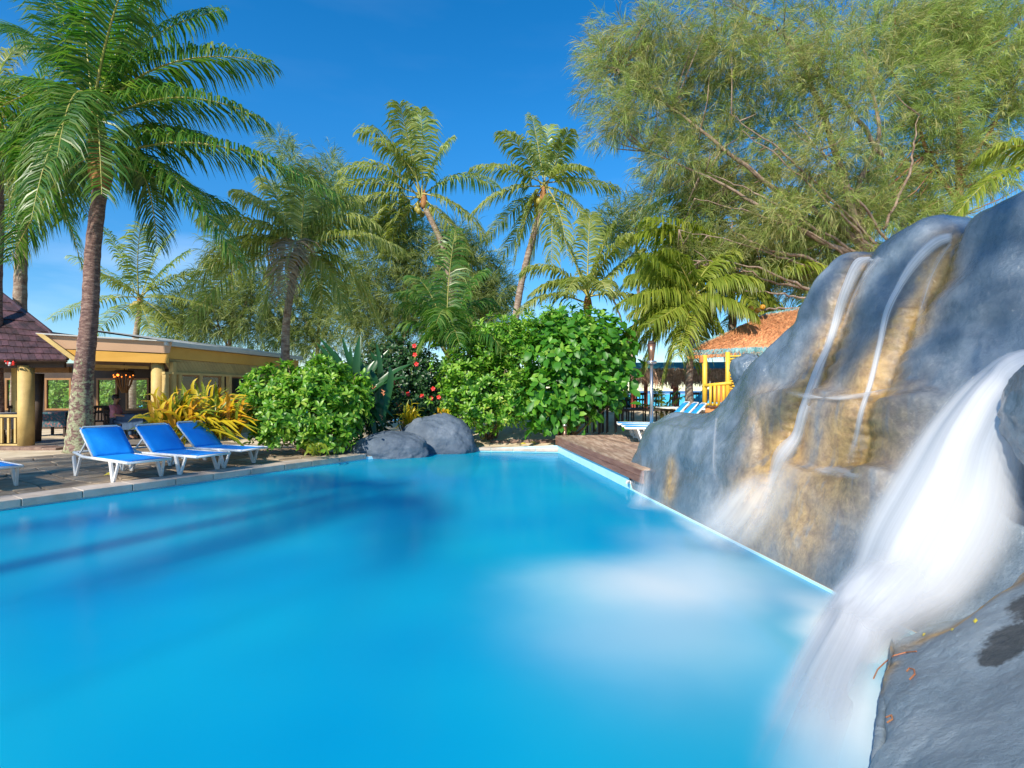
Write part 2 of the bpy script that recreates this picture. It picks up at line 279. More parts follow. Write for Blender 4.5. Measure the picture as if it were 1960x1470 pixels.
# rock: painted blue-grey concrete, ochre where the water runs (a painted vertex mask that follows the streams)
def rockmat(name, c1, c2, c3, rough, bump=.5, wet=0, stain=True):
    m, t, o = nmat(name); tc = N(t, 'ShaderNodeTexCoord')
    b = N(t, 'ShaderNodeBsdfPrincipled', Roughness=rough); b.inputs['Coat Weight'].default_value = wet; b.inputs['Coat Roughness'].default_value = .16; b.inputs['Coat IOR'].default_value = 1.33
    n1 = N(t, 'ShaderNodeTexNoise', Scale=1.3, Detail=7, Roughness=.6); n2 = N(t, 'ShaderNodeTexNoise', Scale=9, Detail=10, Roughness=.7); n3 = N(t, 'ShaderNodeTexNoise', Scale=38, Detail=6, Roughness=.7)
    for n in (n1, n2, n3): t.links.new(tc.outputs['Object'], n.inputs['Vector'])
    r = N(t, 'ShaderNodeValToRGB'); e = r.color_ramp.elements; e[0].position = .32; e[1].position = .68; e[0].color = c4(c1); e[1].color = c4(c3); q = e.new(.5); q.color = c4(c2)
    ad = N(t, 'ShaderNodeMixRGB'); ad.inputs[0].default_value = .25; t.links.new(n1.outputs[0], ad.inputs[1]); t.links.new(n2.outputs[0], ad.inputs[2]); t.links.new(ad.outputs[0], r.inputs[0]); col = r.outputs[0]
    if stain:
        at_ = N(t, 'ShaderNodeAttribute', attribute_name='stain')
        ms = N(t, 'ShaderNodeMapping'); ms.inputs['Scale'].default_value = (9, 9, 1.2); t.links.new(tc.outputs['Object'], ms.inputs[0])
        ns = N(t, 'ShaderNodeTexNoise', Scale=1.2, Detail=6); t.links.new(ms.outputs[0], ns.inputs['Vector'])
        mu = N(t, 'ShaderNodeMapRange'); mu.inputs['From Min'].default_value = .18; mu.inputs['From Max'].default_value = .46; t.links.new(ns.outputs[0], mu.inputs[0])
        pp = N(t, 'ShaderNodeMath', operation='MULTIPLY', use_clamp=True); k2 = N(t, 'ShaderNodeMath', operation='MULTIPLY'); k2.inputs[1].default_value = 1.15; t.links.new(at_.outputs['Fac'], k2.inputs[0]); t.links.new(k2.outputs[0], pp.inputs[0]); t.links.new(mu.outputs[0], pp.inputs[1])
        oc = N(t, 'ShaderNodeValToRGB'); oe = oc.color_ramp.elements; oe[0].position = .35; oe[1].position = .65; oe[0].color = (.26, .14, .04, 1); oe[1].color = (.56, .35, .11, 1); t.links.new(n2.outputs[0], oc.inputs[0])
        x = N(t, 'ShaderNodeMixRGB'); t.links.new(pp.outputs[0], x.inputs[0]); t.links.new(col, x.inputs[1]); t.links.new(oc.outputs[0], x.inputs[2]); col = x.outputs[0]
    if stain:
        dk_ = N(t, 'ShaderNodeAttribute', attribute_name='dark'); th_ = N(t, 'ShaderNodeMath', operation='MULTIPLY_ADD'); th_.inputs[1].default_value = 1.0; sc_ = N(t, 'ShaderNodeMath', operation='MULTIPLY_ADD', use_clamp=True); sc_.inputs[1].default_value = 3.2; sc_.inputs[2].default_value = -2.2
        t.links.new(dk_.outputs['Fac'], th_.inputs[0]); t.links.new(n3.outputs[0], th_.inputs[2]); t.links.new(th_.outputs[0], sc_.inputs[0])
        xd = N(t, 'ShaderNodeMixRGB'); xd.inputs[2].default_value = (.02, .028, .036, 1); t.links.new(sc_.outputs[0], xd.inputs[0]); t.links.new(col, xd.inputs[1]); col = xd.outputs[0]
    t.links.new(col, b.inputs['Base Color'])
    bp1 = N(t, 'ShaderNodeBump', Strength=bump, Distance=.05); bp2 = N(t, 'ShaderNodeBump', Strength=bump * .8, Distance=.012)
    t.links.new(n2.outputs[0], bp1.inputs['Height']); t.links.new(n3.outputs[0], bp2.inputs['Height']); t.links.new(bp1.outputs[0], bp2.inputs['Normal']); t.links.new(bp2.outputs[0], b.inputs['Normal'])
    t.links.new(bp2.outputs[0], b.inputs['Coat Normal'])
    t.links.new(b.outputs[0], o.inputs[0]); return m
M['rock'] = rockmat('wet blue grey rock', (.055, .085, .12), (.13, .175, .225), (.27, .32, .37), .22, .5, 1.0)
M['rock_dry'] = rockmat('grey boulder', (.045, .065, .095), (.09, .12, .16), (.20, .23, .27), .7, .6, .0, False)
M['rock_fg'] = rockmat('near rock', (.09, .13, .17), (.18, .235, .285), (.36, .41, .45), .45, .55, .3, True)
M['rock_dark'] = rockmat('rough black rock', (.012, .018, .024), (.05, .065, .08), (.22, .26, .30), .6, 1.2, .1, False)
# falling water: white veil with streaks along the flow (u across, v along)
def veil(name, dens, streak=26, edge=.18, stretch=1.0, tail=.0, col=(.76, .77, .80), head=.05, smin=.25):
    m, t, o = nmat(name); uv = N(t, 'ShaderNodeUVMap'); uv.uv_map = 'UVMap'; sp = N(t, 'ShaderNodeSeparateXYZ'); t.links.new(uv.outputs[0], sp.inputs[0])
    mp = N(t, 'ShaderNodeMapping'); mp.inputs['Scale'].default_value = (streak, stretch, 1); t.links.new(uv.outputs[0], mp.inputs[0])
    nz = N(t, 'ShaderNodeTexNoise', Scale=1, Detail=5, Roughness=.6); t.links.new(mp.outputs[0], nz.inputs['Vector'])
    s = N(t, 'ShaderNodeMapRange'); s.inputs['From Min'].default_value = .25; s.inputs['From Max'].default_value = .72; s.inputs['To Min'].default_value = smin; t.links.new(nz.outputs[0], s.inputs[0])
    def edgef(sock, a, b, lo, hi):
        r = N(t, 'ShaderNodeMapRange', interpolation_type='SMOOTHSTEP'); r.inputs['From Min'].default_value = a; r.inputs['From Max'].default_value = b; r.inputs['To Min'].default_value = lo; r.inputs['To Max'].default_value = hi; t.links.new(sock, r.inputs[0]); return r.outputs[0]
    acc = s.outputs[0]
    fs = [edgef(sp.outputs[0], 0, edge, 0, 1), edgef(sp.outputs[0], 1 - edge, 1, 1, 0), edgef(sp.outputs[1], 0, head, 0, 1)]
    fs.append(edgef(sp.outputs[1], 1 - max(tail, .04), 1, 1, 0))
    for f in fs: k = N(t, 'ShaderNodeMath', operation='MULTIPLY'); t.links.new(acc, k.inputs[0]); t.links.new(f, k.inputs[1]); acc = k.outputs[0]
    k = N(t, 'ShaderNodeMath', operation='MULTIPLY', use_clamp=True); k.inputs[1].default_value = dens; t.links.new(acc, k.inputs[0])
    d = N(t, 'ShaderNodeBsdfDiffuse'); d.inputs[0].default_value = c4(col); tl = N(t, 'ShaderNodeBsdfTranslucent'); tl.inputs[0].default_value = c4(col); x0 = N(t, 'ShaderNodeMixShader'); x0.inputs[0].default_value = .4
    t.links.new(d.outputs[0], x0.inputs[1]); t.links.new(tl.outputs[0], x0.inputs[2])
    tp = N(t, 'ShaderNodeBsdfTransparent'); x = N(t, 'ShaderNodeMixShader'); t.links.new(k.outputs[0], x.inputs[0]); t.links.new(tp.outputs[0], x.inputs[1]); t.links.new(x0.outputs[0], x.inputs[2]); t.links.new(x.outputs[0], o.inputs[0]); return m
M['veil_thin'] = veil('thin water thread', 1.35, 5, .49, .8, .32)
M['veil_big'] = veil('broad falling water', 1.15, 8, .30, .35, .38, smin=.5)
M['veil_mist'] = veil('fine spray', .6, 5, .48, .5, .5, head=.4)
M['veil_film2'] = veil('ledge water', .75, 3, .48, 3, .35, head=.3)
M['veil_churn'] = veil('churned spray', 1.5, 4, .40, .5, .45, head=.5)
M['veil_film'] = veil('water film', .5, 6, .46, 1.0, .5)
# ------------------------------------------------------------------ pool plan and terrain
def xe(d): return 2.45 - .141 * (d - 3.95)
POOL = [(xe(1.2), 1.2), (xe(8.1), 8.1), (xe(8.25), 8.25), (xe(13.1), 13.1), (-1.1, 13.42), (-2.2, 12.75), (-3.3, 11.8), (-6.6, 6.77), (-10.2, 1.2)]
def inpool(x, y):
    c = False; n = len(POOL)
    for i in range(n):
        x1, y1 = POOL[i]; x2, y2 = POOL[(i + 1) % n]
        if (y1 > y) != (y2 > y) and x < (x2 - x1) * (y - y1) / (y2 - y1) + x1: c = not c
    return c
def sst(a, b, x): t = min(1, max(0, (x - a) / (b - a))); return t * t * (3 - 2 * t)
def gz(x, y):
    z = .06
    r = sst(-2.5, .2, x)
    z += r * (.28 * sst(13.6, 15.2, y) + .22 * sst(15, 17, y) + .3 * sst(17, 20, y))
    z += (1 - r) * .10 * sst(13, 18, y)
    if x > 0 and y < 13.2 and x > xe(y) - .02: z += .12 if y > 8.2 else -.034
    z -= 2.2 * sst(24, 36, y)
    z += .02 * noise.noise(Vector((x * .8, y * .8, 0))) * sst(13.6, 14.5, y)
    return z
pts = []; 
gx = list(np.linspace(-16, 10, 66)); gy = list(np.linspace(-6, 30, 90))
for x in gx:
    for y in gy:
        if not inpool(x, y): pts.append((x + R.uniform(-.05, .05), y + R.uniform(-.05, .05)))
for x in np.linspace(-300, 300, 30):
    for y in np.linspace(-120, 60, 26):
        if not (-17 < x < 11 and -7 < y < 31): pts.append((x, y))
n0 = len(pts); pp = [Vector(p) for p in pts] + [Vector(p) for p in POOL]
ed = [(n0 + i, n0 + (i + 1) % len(POOL)) for i in range(len(POOL))]
vo, eo, fo, *_ = delaunay_2d_cdt(pp, ed, [], 0, 1e-4)
V = [(p.x, p.y, gz(p.x, p.y)) for p in vo]; F = []
for f in fo:
    cx = sum(vo[i].x for i in f) / 3; cy = sum(vo[i].y for i in f) / 3
    if not inpool(cx, cy): F.append(tuple(f))
me = bpy.data.meshes.new('ground'); me.from_pydata(V, [], F); me.polygons.foreach_set('use_smooth', [True] * len(F)); me.update()
M['sand'] = surf('sand', (.50, .38, .24), (.72, .60, .43), 2.2, .9, .5, 40, c3=(.62, .50, .34), bdist=.02)
link('ground', me, M['sand'], kind='structure')
# sea: lagoon, breaking reef, deep water
def seamat():
    m, t, o = nmat('sea'); tc = N(t, 'ShaderNodeTexCoord'); sp = N(t, 'ShaderNodeSeparateXYZ'); t.links.new(tc.outputs['Object'], sp.inputs[0])
    nz = N(t, 'ShaderNodeTexNoise', Scale=.02, Detail=5); mp = N(t, 'ShaderNodeMapping'); mp.inputs['Scale'].default_value = (.3, 1, 1); t.links.new(tc.outputs['Object'], mp.inputs[0]); t.links.new(mp.outputs[0], nz.inputs['Vector'])
    a = N(t, 'ShaderNodeMath', operation='MULTIPLY_ADD'); a.inputs[1].default_value = 160; t.links.new(nz.outputs[0], a.inputs[0]); t.links.new(sp.outputs[1], a.inputs[2])
    mr = N(t, 'ShaderNodeMapRange'); mr.inputs['From Max'].default_value = 1000; t.links.new(a.outputs[0], mr.inputs[0])
    r = N(t, 'ShaderNodeValToRGB'); e = r.color_ramp.elements; e[0].color = (.16, .72, .76, 1); e[1].color = (.01, .09, .26, 1)
    for p, c in ((.10, (.12, .72, .78)), (.20, (.05, .62, .76)), (.40, (.03, .54, .74)), (.415, (.9, .9, .9)), (.455, (.9, .9, .9)), (.47, (.015, .13, .36))):
        q = e.new(p); q.color = c4(c)
    t.links.new(mr.outputs[0], r.inputs[0]); b = N(t, 'ShaderNodeBsdfPrincipled', Roughness=.35); b.inputs['Specular IOR Level'].default_value = .25; t.links.new(r.outputs[0], b.inputs['Base Color'])
    n2 = N(t, 'ShaderNodeTexNoise', Scale=.5, Detail=4); t.links.new(tc.outputs['Object'], n2.inputs['Vector']); bp = N(t, 'ShaderNodeBump', Strength=.3, Distance=.1); t.links.new(n2.outputs[0], bp.inputs['Height']); t.links.new(bp.outputs[0], b.inputs['Normal'])
    t.links.new(b.outputs[0], o.inputs[0]); return m
mb = MB(); xs = [-7000, -800, 0, 800, 7000]; ys = [26, 300, 1500, 7500]
mb.add([(x, y, -.55) for y in ys for x in xs], [(j * 5 + i, j * 5 + i + 1, (j + 1) * 5 + i + 1, (j + 1) * 5 + i) for j in range(3) for i in range(4)])
mb.build('sea', seamat(), kind='structure')
# pool shell
mb = MB(); mb.mi = 0
n = len(POOL); dz = -1.25
vs = [(x, y, gz(x, y) - .0) for x, y in POOL] + [(x, y, -.07) for x, y in POOL] + [(x, y, dz) for x, y in POOL]
fs = [(i, (i + 1) % n, (i + 1) % n + n, i + n) for i in range(n)]
mb.add(vs, fs); mb.mi = 1
mb.add([(x, y, -.07) for x, y in POOL] + [(x, y, dz) for x, y in POOL], [(i, (i + 1) % n, (i + 1) % n + n, i + n) for i in range(n)] + [tuple(range(n, 2 * n))])
mb.build('pool_shell', [M['poolwall'], M['poolwall2']], kind='structure')
def watermat():
    m, t, o = nmat('pool water'); g = N(t, 'ShaderNodeNewGeometry'); sp = N(t, 'ShaderNodeSeparateXYZ'); t.links.new(g.outputs['Position'], sp.inputs[0])
    # aeration: soft clouds of bubbles round the places where the falls land (world x, y, radii x, y, weight)
    blobs = [(1.35, 4.35, 1.15, .62, .58), (1.0, 3.65, .95, .85, .42), (1.75, 5.2, .6, .7, .38), (2.35, 3.7, .30, .34, .7), (2.22, 3.3, .30, .34, .9), (1.58, 2.55, .22, 1.05, .6, -.60), (1.75, 2.45, .22, .6, .35, -.5), (1.9, 7.2, .25, .5, .5), (1.0, 3.0, .9, .8, .10), (2.1, 6.2, .16, .9, .5)]
    wp = N(t, 'ShaderNodeTexNoise', Scale=.9, Detail=3); t.links.new(g.outputs['Position'], wp.inputs['Vector'])
    wv = N(t, 'ShaderNodeMixRGB', blend_type='ADD'); wv.inputs[0].default_value = .5; t.links.new(g.outputs['Position'], wv.inputs[1]); t.links.new(wp.outputs[1], wv.inputs[2])
    acc = None
    for bx, by, rx, ry, wt, *an in blobs:
        s = N(t, 'ShaderNodeVectorMath', operation='SUBTRACT'); s.inputs[1].default_value = (bx + .25, by + .25, .25); t.links.new(wv.outputs[0], s.inputs[0])
        d = N(t, 'ShaderNodeVectorMath', operation='DIVIDE'); d.inputs[1].default_value = (rx, ry, 1.5)
        if an:
            vr = N(t, 'ShaderNodeVectorRotate'); vr.rotation_type = 'Z_AXIS'; vr.inputs['Angle'].default_value = -an[0]; t.links.new(s.outputs[0], vr.inputs[0]); t.links.new(vr.outputs[0], d.inputs[0])
        else: t.links.new(s.outputs[0], d.inputs[0])
        l = N(t, 'ShaderNodeVectorMath', operation='LENGTH'); t.links.new(d.outputs[0], l.inputs[0])
        r = N(t, 'ShaderNodeMapRange', interpolation_type='SMOOTHERSTEP'); r.inputs['From Min'].default_value = 1.7; r.inputs['From Max'].default_value = 0; r.inputs['To Max'].default_value = wt; t.links.new(l.outputs['Value'], r.inputs[0])
        if acc is None: acc = r.outputs[0]
        else:
            a = N(t, 'ShaderNodeMath', operation='ADD'); t.links.new(acc, a.inputs[0]); t.links.new(r.outputs[0], a.inputs[1]); acc = a.outputs[0]
    cl = N(t, 'ShaderNodeMath', operation='MINIMUM'); cl.inputs[1].default_value = 1; t.links.new(acc, cl.inputs[0])
    # water body: light scattered back by the water itself, weak broad variation
    nz = N(t, 'ShaderNodeTexNoise', Scale=.35, Detail=2); t.links.new(g.outputs['Position'], nz.inputs['Vector'])
    rr = N(t, 'ShaderNodeValToRGB'); e = rr.color_ramp.elements; e[0].position = .3; e[1].position = .7; e[0].color = (.0, .35, .66, 1); e[1].color = (.01, .56, .74, 1); t.links.new(nz.outputs[0], rr.inputs[0])
    mixc = N(t, 'ShaderNodeMixRGB'); mixc.inputs[2].default_value = (.62, .66, .67, 1); t.links.new(cl.outputs[0], mixc.inputs[0]); t.links.new(rr.outputs[0], mixc.inputs[1])
    df = N(t, 'ShaderNodeBsdfDiffuse'); t.links.new(mixc.outputs[0], df.inputs[0])
    tp = N(t, 'ShaderNodeBsdfTransparent'); tp.inputs[0].default_value = (.35, .92, 1, 1)
    f1 = N(t, 'ShaderNodeMapRange'); f1.inputs['To Min'].default_value = .55; f1.inputs['To Max'].default_value = 1; t.links.new(cl.outputs[0], f1.inputs[0])
    x1 = N(t, 'ShaderNodeMixShader'); t.links.new(f1.outputs[0], x1.inputs[0]); t.links.new(tp.outputs[0], x1.inputs[1]); t.links.new(df.outputs[0], x1.inputs[2])
    gl = N(t, 'ShaderNodeBsdfGlossy', Roughness=.16); fr = N(t, 'ShaderNodeFresnel', IOR=1.25)
    n2 = N(t, 'ShaderNodeTexNoise', Scale=2.2, Detail=2); t.links.new(g.outputs['Position'], n2.inputs['Vector']); bp = N(t, 'ShaderNodeBump', Strength=.12, Distance=.05); t.links.new(n2.outputs[0], bp.inputs['Height']); t.links.new(bp.outputs[0], gl.inputs['Normal'])
    fk = N(t, 'ShaderNodeMath', operation='MULTIPLY'); fk.inputs[1].default_value = .6; t.links.new(fr.outputs[0], fk.inputs[0])
    x2 = N(t, 'ShaderNodeMixShader'); t.links.new(fk.outputs[0], x2.inputs[0]); t.links.new(x1.outputs[0], x2.inputs[1]); t.links.new(gl.outputs[0], x2.inputs[2]); t.links.new(x2.outputs[0], o.inputs[0]); return m
mb = MB(); mb.add([(x, y, 0) for x, y in POOL], [tuple(range(n))]); mb.build('pool_water', watermat(), kind='structure')
# ------------------------------------------------------------------ coping along the left and back edge, flagstones behind it
PL0 = Vector((-10.2, 1.2, 0)); PL1 = Vector((-3.3, 11.8, 0)); pd = (PL1 - PL0).normalized(); pn = Vector((-pd.y, pd.x, 0))
cop = thing('pool_coping', 'pale stone coping strip along the left edge of the pool beside the loungers', 'coping', (PL0.x, PL0.y, .06))
L = (PL1 - PL0).length; k = 0; s = 0
while s < L - .05:
    e = min(L, s + R.uniform(.55, .7)); a = PL0 + pd * (s + .004); b = PL0 + pd * (e - .004)
    z0, z1 = .02, .13
    ps = [a - pn * .02, b - pn * .02, b + pn * .42, a + pn * .42]
    MB().add([(p.x, p.y, z0) for p in ps] + [(p.x, p.y, z1 + R.uniform(-.003, .003)) for p in ps], [(3, 2, 1, 0), (4, 5, 6, 7), (0, 1, 5, 4), (1, 2, 6, 5), (2, 3, 7, 6), (3, 0, 4, 7)]).build('slab', M['coping'], cop, bevel=.008)
    s = e
bc = thing('back_coping', 'thin pale edging stones along the sunny back edge of the pool', 'coping', (0, 13.3, .06))
P0 = Vector((-1.1, 13.42, 0)); P1 = Vector((xe(13.1), 13.1, 0)); q = (P1 - P0).normalized(); qn = Vector((-q.y, q.x, 0))
for i in range(4):
    a = P0.lerp(P1, i / 4) + q * .005; b = P0.lerp(P1, (i + 1) / 4) - q * .005; ps = [a - qn * .02, b - qn * .02, b + qn * .28, a + qn * .28]
    MB().add([(p.x, p.y, .02) for p in ps] + [(p.x, p.y, .095) for p in ps], [(3, 2, 1, 0), (4, 5, 6, 7), (0, 1, 5, 4), (1, 2, 6, 5), (2, 3, 7, 6), (3, 0, 4, 7)]).build('slab', M['coping'], bc, bevel=.008)
pav = bpy.data.objects.new('paving', None); COL.objects.link(pav); tag(pav, kind='structure'); pav.location = (-8, 8, .06)
cs = .46; rows = 7; stuffmb = MB(); cnt = 0
def pvt(i, j):
    rr = random.Random(i * 131 + j * 17); return PL0 + pd * (i * cs + rr.uniform(-.11, .11)) + pn * (.46 + j * cs + rr.uniform(-.1, .1) * (j > 0))
for i in range(6, 27):
    for j in range(12):
        q4 = [pvt(i, j), pvt(i + 1, j), pvt(i + 1, j + 1), pvt(i, j + 1)]; c = sum(q4, Vector()) / 4
        if c.y > 15.5 or c.y < 4: continue
        ps = [c + (p - c) * .94 for p in q4]; zt = .105 + R.uniform(-.006, .006)
        mb = MB().add([(p.x, p.y, .05) for p in ps] + [(p.x, p.y, zt) for p in ps], [(4, 5, 6, 7), (0, 1, 5, 4), (1, 2, 6, 5), (2, 3, 7, 6), (3, 0, 4, 7)])
        if j < 12: mb.build('stone', M['paver'], pav, bevel=.012)
# mortar bed below the stones
mb = MB(); a = PL0 + pn * .42; b = PL1 + pn * .42; ps = [a + pd * 1.5, b, b + pn * 5.6, a + pd * 1.5 + pn * 5.6]
mb.add([(p.x, p.y, .088) for p in ps], [(0, 1, 2, 3)]); M['mortar'] = surf('sandy mortar', (.16, .12, .08), (.28, .21, .14), 5, .9, .4, 40)
mb.build('path_bed', M['mortar'], kind='structure')
# ------------------------------------------------------------------ rocks
def catmull(P, m):
    """P (k,...) -> resampled (m,...)"""
    k = len(P); out = []
    for t in np.linspace(0, k - 1, m):
        i = min(int(t), k - 2); u = t - i
        p0, p1, p2, p3 = P[max(i - 1, 0)], P[i], P[i + 1], P[min(i + 2, k - 1)]
        out.append(.5 * (2 * p1 + (p2 - p0) * u + (2 * p0 - 5 * p1 + 4 * p2 - p3) * u * u + (3 * p1 - p0 - 3 * p2 + p3) * u ** 3))
    return np.array(out)
def fbm(p, sc, oc=4): return noise.fractal(Vector(p) * sc, 1.0, 2.0, oc)
def surface(name, cols, nu, nv, mat, parent, disp, extra=None, stains=None, dark=None):
    """cols: list of columns, each an equal-length list of world points"""
    A = np.array([[tuple(p) for p in c] for c in cols]); A = catmull(A, nu); A = np.transpose(catmull(np.transpose(A, (1, 0, 2)), nv), (1, 0, 2))
    du = np.gradient(A, axis=0); dv = np.gradient(A, axis=1); nn = np.cross(du, dv); nn /= np.linalg.norm(nn, axis=2, keepdims=True) + 1e-9
    W = A.copy()
    for i in range(nu):
        for j in range(nv):
            p = A[i, j]; h = disp(Vector(p), i / (nu - 1), j / (nv - 1)); W[i, j] = p + nn[i, j] * h
    idx = np.arange(nu * nv).reshape(nu, nv); f = np.stack([idx[:-1, :-1], idx[:-1, 1:], idx[1:, 1:], idx[1:, :-1]], -1).reshape(-1, 4)[:, ::-1]
    me = npmesh(name, W.reshape(-1, 3), [f], mat, smooth=True)
    if stains is not None:
        at_ = me.attributes.new('stain', 'FLOAT', 'POINT'); X = W.reshape(-1, 3); val = np.zeros(len(X))
        for pts_, rad, wt in stains:
            P = np.array([tuple(p) for p in pts_]); P = catmull(P, 40); rad_ = np.interp(np.linspace(0, 1, 40), np.linspace(0, 1, len(rad)), rad)
            for q, r_ in zip(P, rad_):
                d2 = ((X - q) ** 2).sum(1) / (r_ * r_); val = np.maximum(val, wt * np.exp(-d2 * .8))
        at_.data.foreach_set('value', val.astype(np.float32))
    if dark:
        ad_ = me.attributes.new('dark', 'FLOAT', 'POINT'); X = W.reshape(-1, 3); val = np.zeros(len(X))
        for q, r_ in dark: val = np.maximum(val, np.exp(-(((X - np.array(tuple(q))) ** 2).sum(1) / (r_ * r_)) ** 1.5))
        ad_.data.foreach_set('value', val.astype(np.float32))
    return link(name, me, None, parent), nn, W
def rdisp(amp=1, seed=0):
    def f(p, u, v):
        q = p + Vector((seed, seed * .7, 0))
        a = fbm(q, .9, 3) * .18 + fbm(q * 1.0, 2.4, 3) * .045 + noise.fractal(q * 9, 1, 2, 3) * .006
        rd = 1 - abs(noise.noise(q * 1.7 + Vector((5, 3, 1)))) * 3.2
        a -= max(0, rd) * .06
        return a * amp
    return f
wf = thing('rock_waterfall', 'tall blue grey moulded rock wall with streams at the right of the pool', 'rock wall', (4.2, 5.5, 0))
def col(d, front, crest, dd=.25, back=1.2):
    b = (980 + 1000 * xe(d) / d, 748 + 1550 / d)
    pts_ = [Vector((xe(d) + .004, d, -.9)), at(b[0], b[1], d) + Vector((.004, 0, .0))]
    n = len(front)
    for i, (px, py) in enumerate(front): pts_.append(at(px, py, d + dd * (i + 1) / (n + 1) * 0))
    c = at(crest[0], crest[1], d); pts_.append(c)
    pts_ += [c + Vector((back * .5, .12, -.12)), c + Vector((back, .3, -.7 * min(1, c.z))), Vector((c.x + back * 1.3, d + .4, -.2))]
    return pts_
cols = [
 col(8.30, [(1204, 915), (1207, 890), (1212, 872), (1218, 858), (1224, 848), (1230, 842)], (1236, 838), back=.8),
 col(8.0, [(1219, 905), (1223, 875), (1228, 850), (1236, 828), (1248, 812), (1262, 800)], (1282, 794), back=1.0),
 col(7.4, [(1247, 920), (1255, 885), (1263, 855), (1275, 825), (1290, 806), (1310, 795)], (1330, 790), back=1.2),
 col(6.8, [(1287, 935), (1296, 895), (1305, 862), (1318, 830), (1335, 805), (1352, 792)], (1375, 787), back=1.3),
 col(6.35, [(1322, 945), (1332, 900), (1345, 862), (1362, 825), (1380, 790), (1393, 762)], (1412, 738), back=1.2),
 col(6.0, [(1350, 955), (1362, 905), (1378, 858), (1400, 808), (1418, 760), (1440, 712)], (1470, 672), back=1.2),
 col(5.7, [(1376, 965), (1392, 905), (1412, 850), (1436, 790), (1462, 730), (1498, 665)], (1540, 603), back=1.2),
 col(5.4, [(1412, 970), (1432, 905), (1458, 845), (1482, 780), (1525, 690), (1558, 590)], (1600, 496), back=1.3),
 col(5.1, [(1452, 975), (1480, 900), (1515, 830), (1538, 765), (1580, 655), (1618, 560)], (1668, 478), back=1.3),
 col(4.8, [(1492, 985), (1528, 900), (1560, 830), (1578, 765), (1625, 660), (1660, 560)], (1712, 448), back=1.4),
 col(4.55, [(1535, 990), (1572, 915), (1600, 840), (1622, 765), (1668, 660), (1715, 560)], (1775, 420), back=1.4),
 col(4.3, [(1580, 1000), (1622, 925), (1640, 850), (1665, 770), (1720, 660), (1780, 550)], (1838, 436), back=1.4),
 col(4.05, [(1632, 1015), (1672, 930), (1700, 850), (1725, 770), (1790, 650), (1850, 520)], (1882, 402), back=1.5),
 col(3.8, [(1700, 1030), (1745, 940), (1775, 850), (1805, 770), (1865, 650), (1925, 500)], (1965, 362), back=1.5),
 col(3.5, [(1800, 1050), (1850, 950), (1890, 860), (1930, 770), (1990, 650), (2045, 490)], (2080, 340), back=1.6),
 col(3.1, [(1930, 1080), (2010, 970), (2060, 870), (2110, 770), (2180, 640), (2240, 480)], (2290, 310), back=1.6),
 col(2.5, [(2200, 1130), (2300, 1000), (2380, 880), (2440, 760), (2520, 620), (2600, 450)], (2680, 260), back=1.6)]
str1 = [at(1668, 484, 5.12), at(1620, 560, 5.1), at(1585, 650, 5.1), at(1545, 760, 5.1), at(1520, 830, 5.1), at(1490, 900, 5.1), at(1440, 960, 5.1)]
str2 = [at(1815, 455, 4.4), at(1760, 530, 4.45), at(1715, 610, 4.45), at(1668, 740, 4.45), at(1640, 830, 4.45), at(1622, 910, 4.4)]
ch2 = [at(1820, 455, 4.3), at(1800, 530, 4.3), at(1765, 620, 4.35), at(1740, 720, 4.35), at(1700, 800, 4.3), at(1680, 880, 4.3)]
stains = [(str1, [.10, .14, .18, .25, .3, .35, .4], .95), (ch2, [.10, .14, .17, .12, .3, .3], 1.0), (str2, [.02, .02, .05, .25, .34, .4], .8),
          ([at(1480, 780, 5.7), at(1500, 860, 5.3), at(1480, 930, 5.2)], [.2, .35, .3], .8), ([at(1560, 930, 4.7), at(1560, 1000, 4.6), at(1570, 1070, 4.45)], [.25, .35, .25], .75),
          ([at(1290, 890, 7), at(1290, 950, 6.9)], [.1, .16], .8), ([at(1690, 850, 4.2), at(1690, 950, 4.2)], [.12, .12], .5)]
D0 = rdisp(.42)
gro = [catmull(np.array([tuple(p) for p in q]), 24) for q in (str1, ch2)]
def wdisp(p, u, v):
    h = D0(p, u, v)
    if v < .26: h *= max(0, (v - .09)) / .17
    for g_ in gro:                                             # the worn channels the water runs in
        dmin = min(abs(p.y - q[1]) + .8 * abs(p.z - q[2]) for q in g_)
        h -= .10 * math.exp(-(dmin / .12) ** 2)
    # the two ledges of the moulded rock, each a lip over a recess
    for zl, y0, y1, a in ((1.50 + .05 * math.sin(p.y * 4), 3.9, 5.75, .09), (.86 + .06 * math.sin(p.y * 5), 3.9, 5.1, .11), (1.02, 6.5, 8.2, .05)):
        m_ = sst(y0 - .2, y0 + .2, p.y) * (1 - sst(y1 - .2, y1 + .2, p.y)); dzz = p.z - zl
        h += m_ * a * (math.exp(-(max(0, -dzz) / .30) ** 2) if dzz < 0 else math.exp(-(dzz / .05) ** 2))
    return h
wall, _, WW = surface('rock_face', cols, 300, 230, M['rock'], wf, wdisp, stains=stains)
def blob(name, c, r, mat, parent=None, seed=0, amp=.18, sub=5, rz=0, flat=0, sc=1.1):
    bm = bmesh.new(); bmesh.ops.create_icosphere(bm, subdivisions=sub, radius=1); c = Vector(c); Rm = Matrix.Rotation(rz, 3, 'Z')
    for v in bm.verts:
        p = v.co.copy(); k = 1 + amp * noise.fractal(p * sc + Vector((seed, 0, 0)), 1, 2, 4) + amp * .12 * noise.fractal(p * 7 + Vector((seed, 2, 0)), 1, 2, 3)
        q = Vector((p.x * r[0], p.y * r[1], p.z * r[2])) * k
        v.co = Rm @ q + c
    me = bpy.data.meshes.new(name); bm.to_mesh(me); bm.free(); me.polygons.foreach_set('use_smooth', [True] * len(me.polygons)); return link(name, me, mat, parent)
blob('outcrop', at(1432, 712, 6.7), (.20, .25, .24), M['rock'], wf, 3, .2)
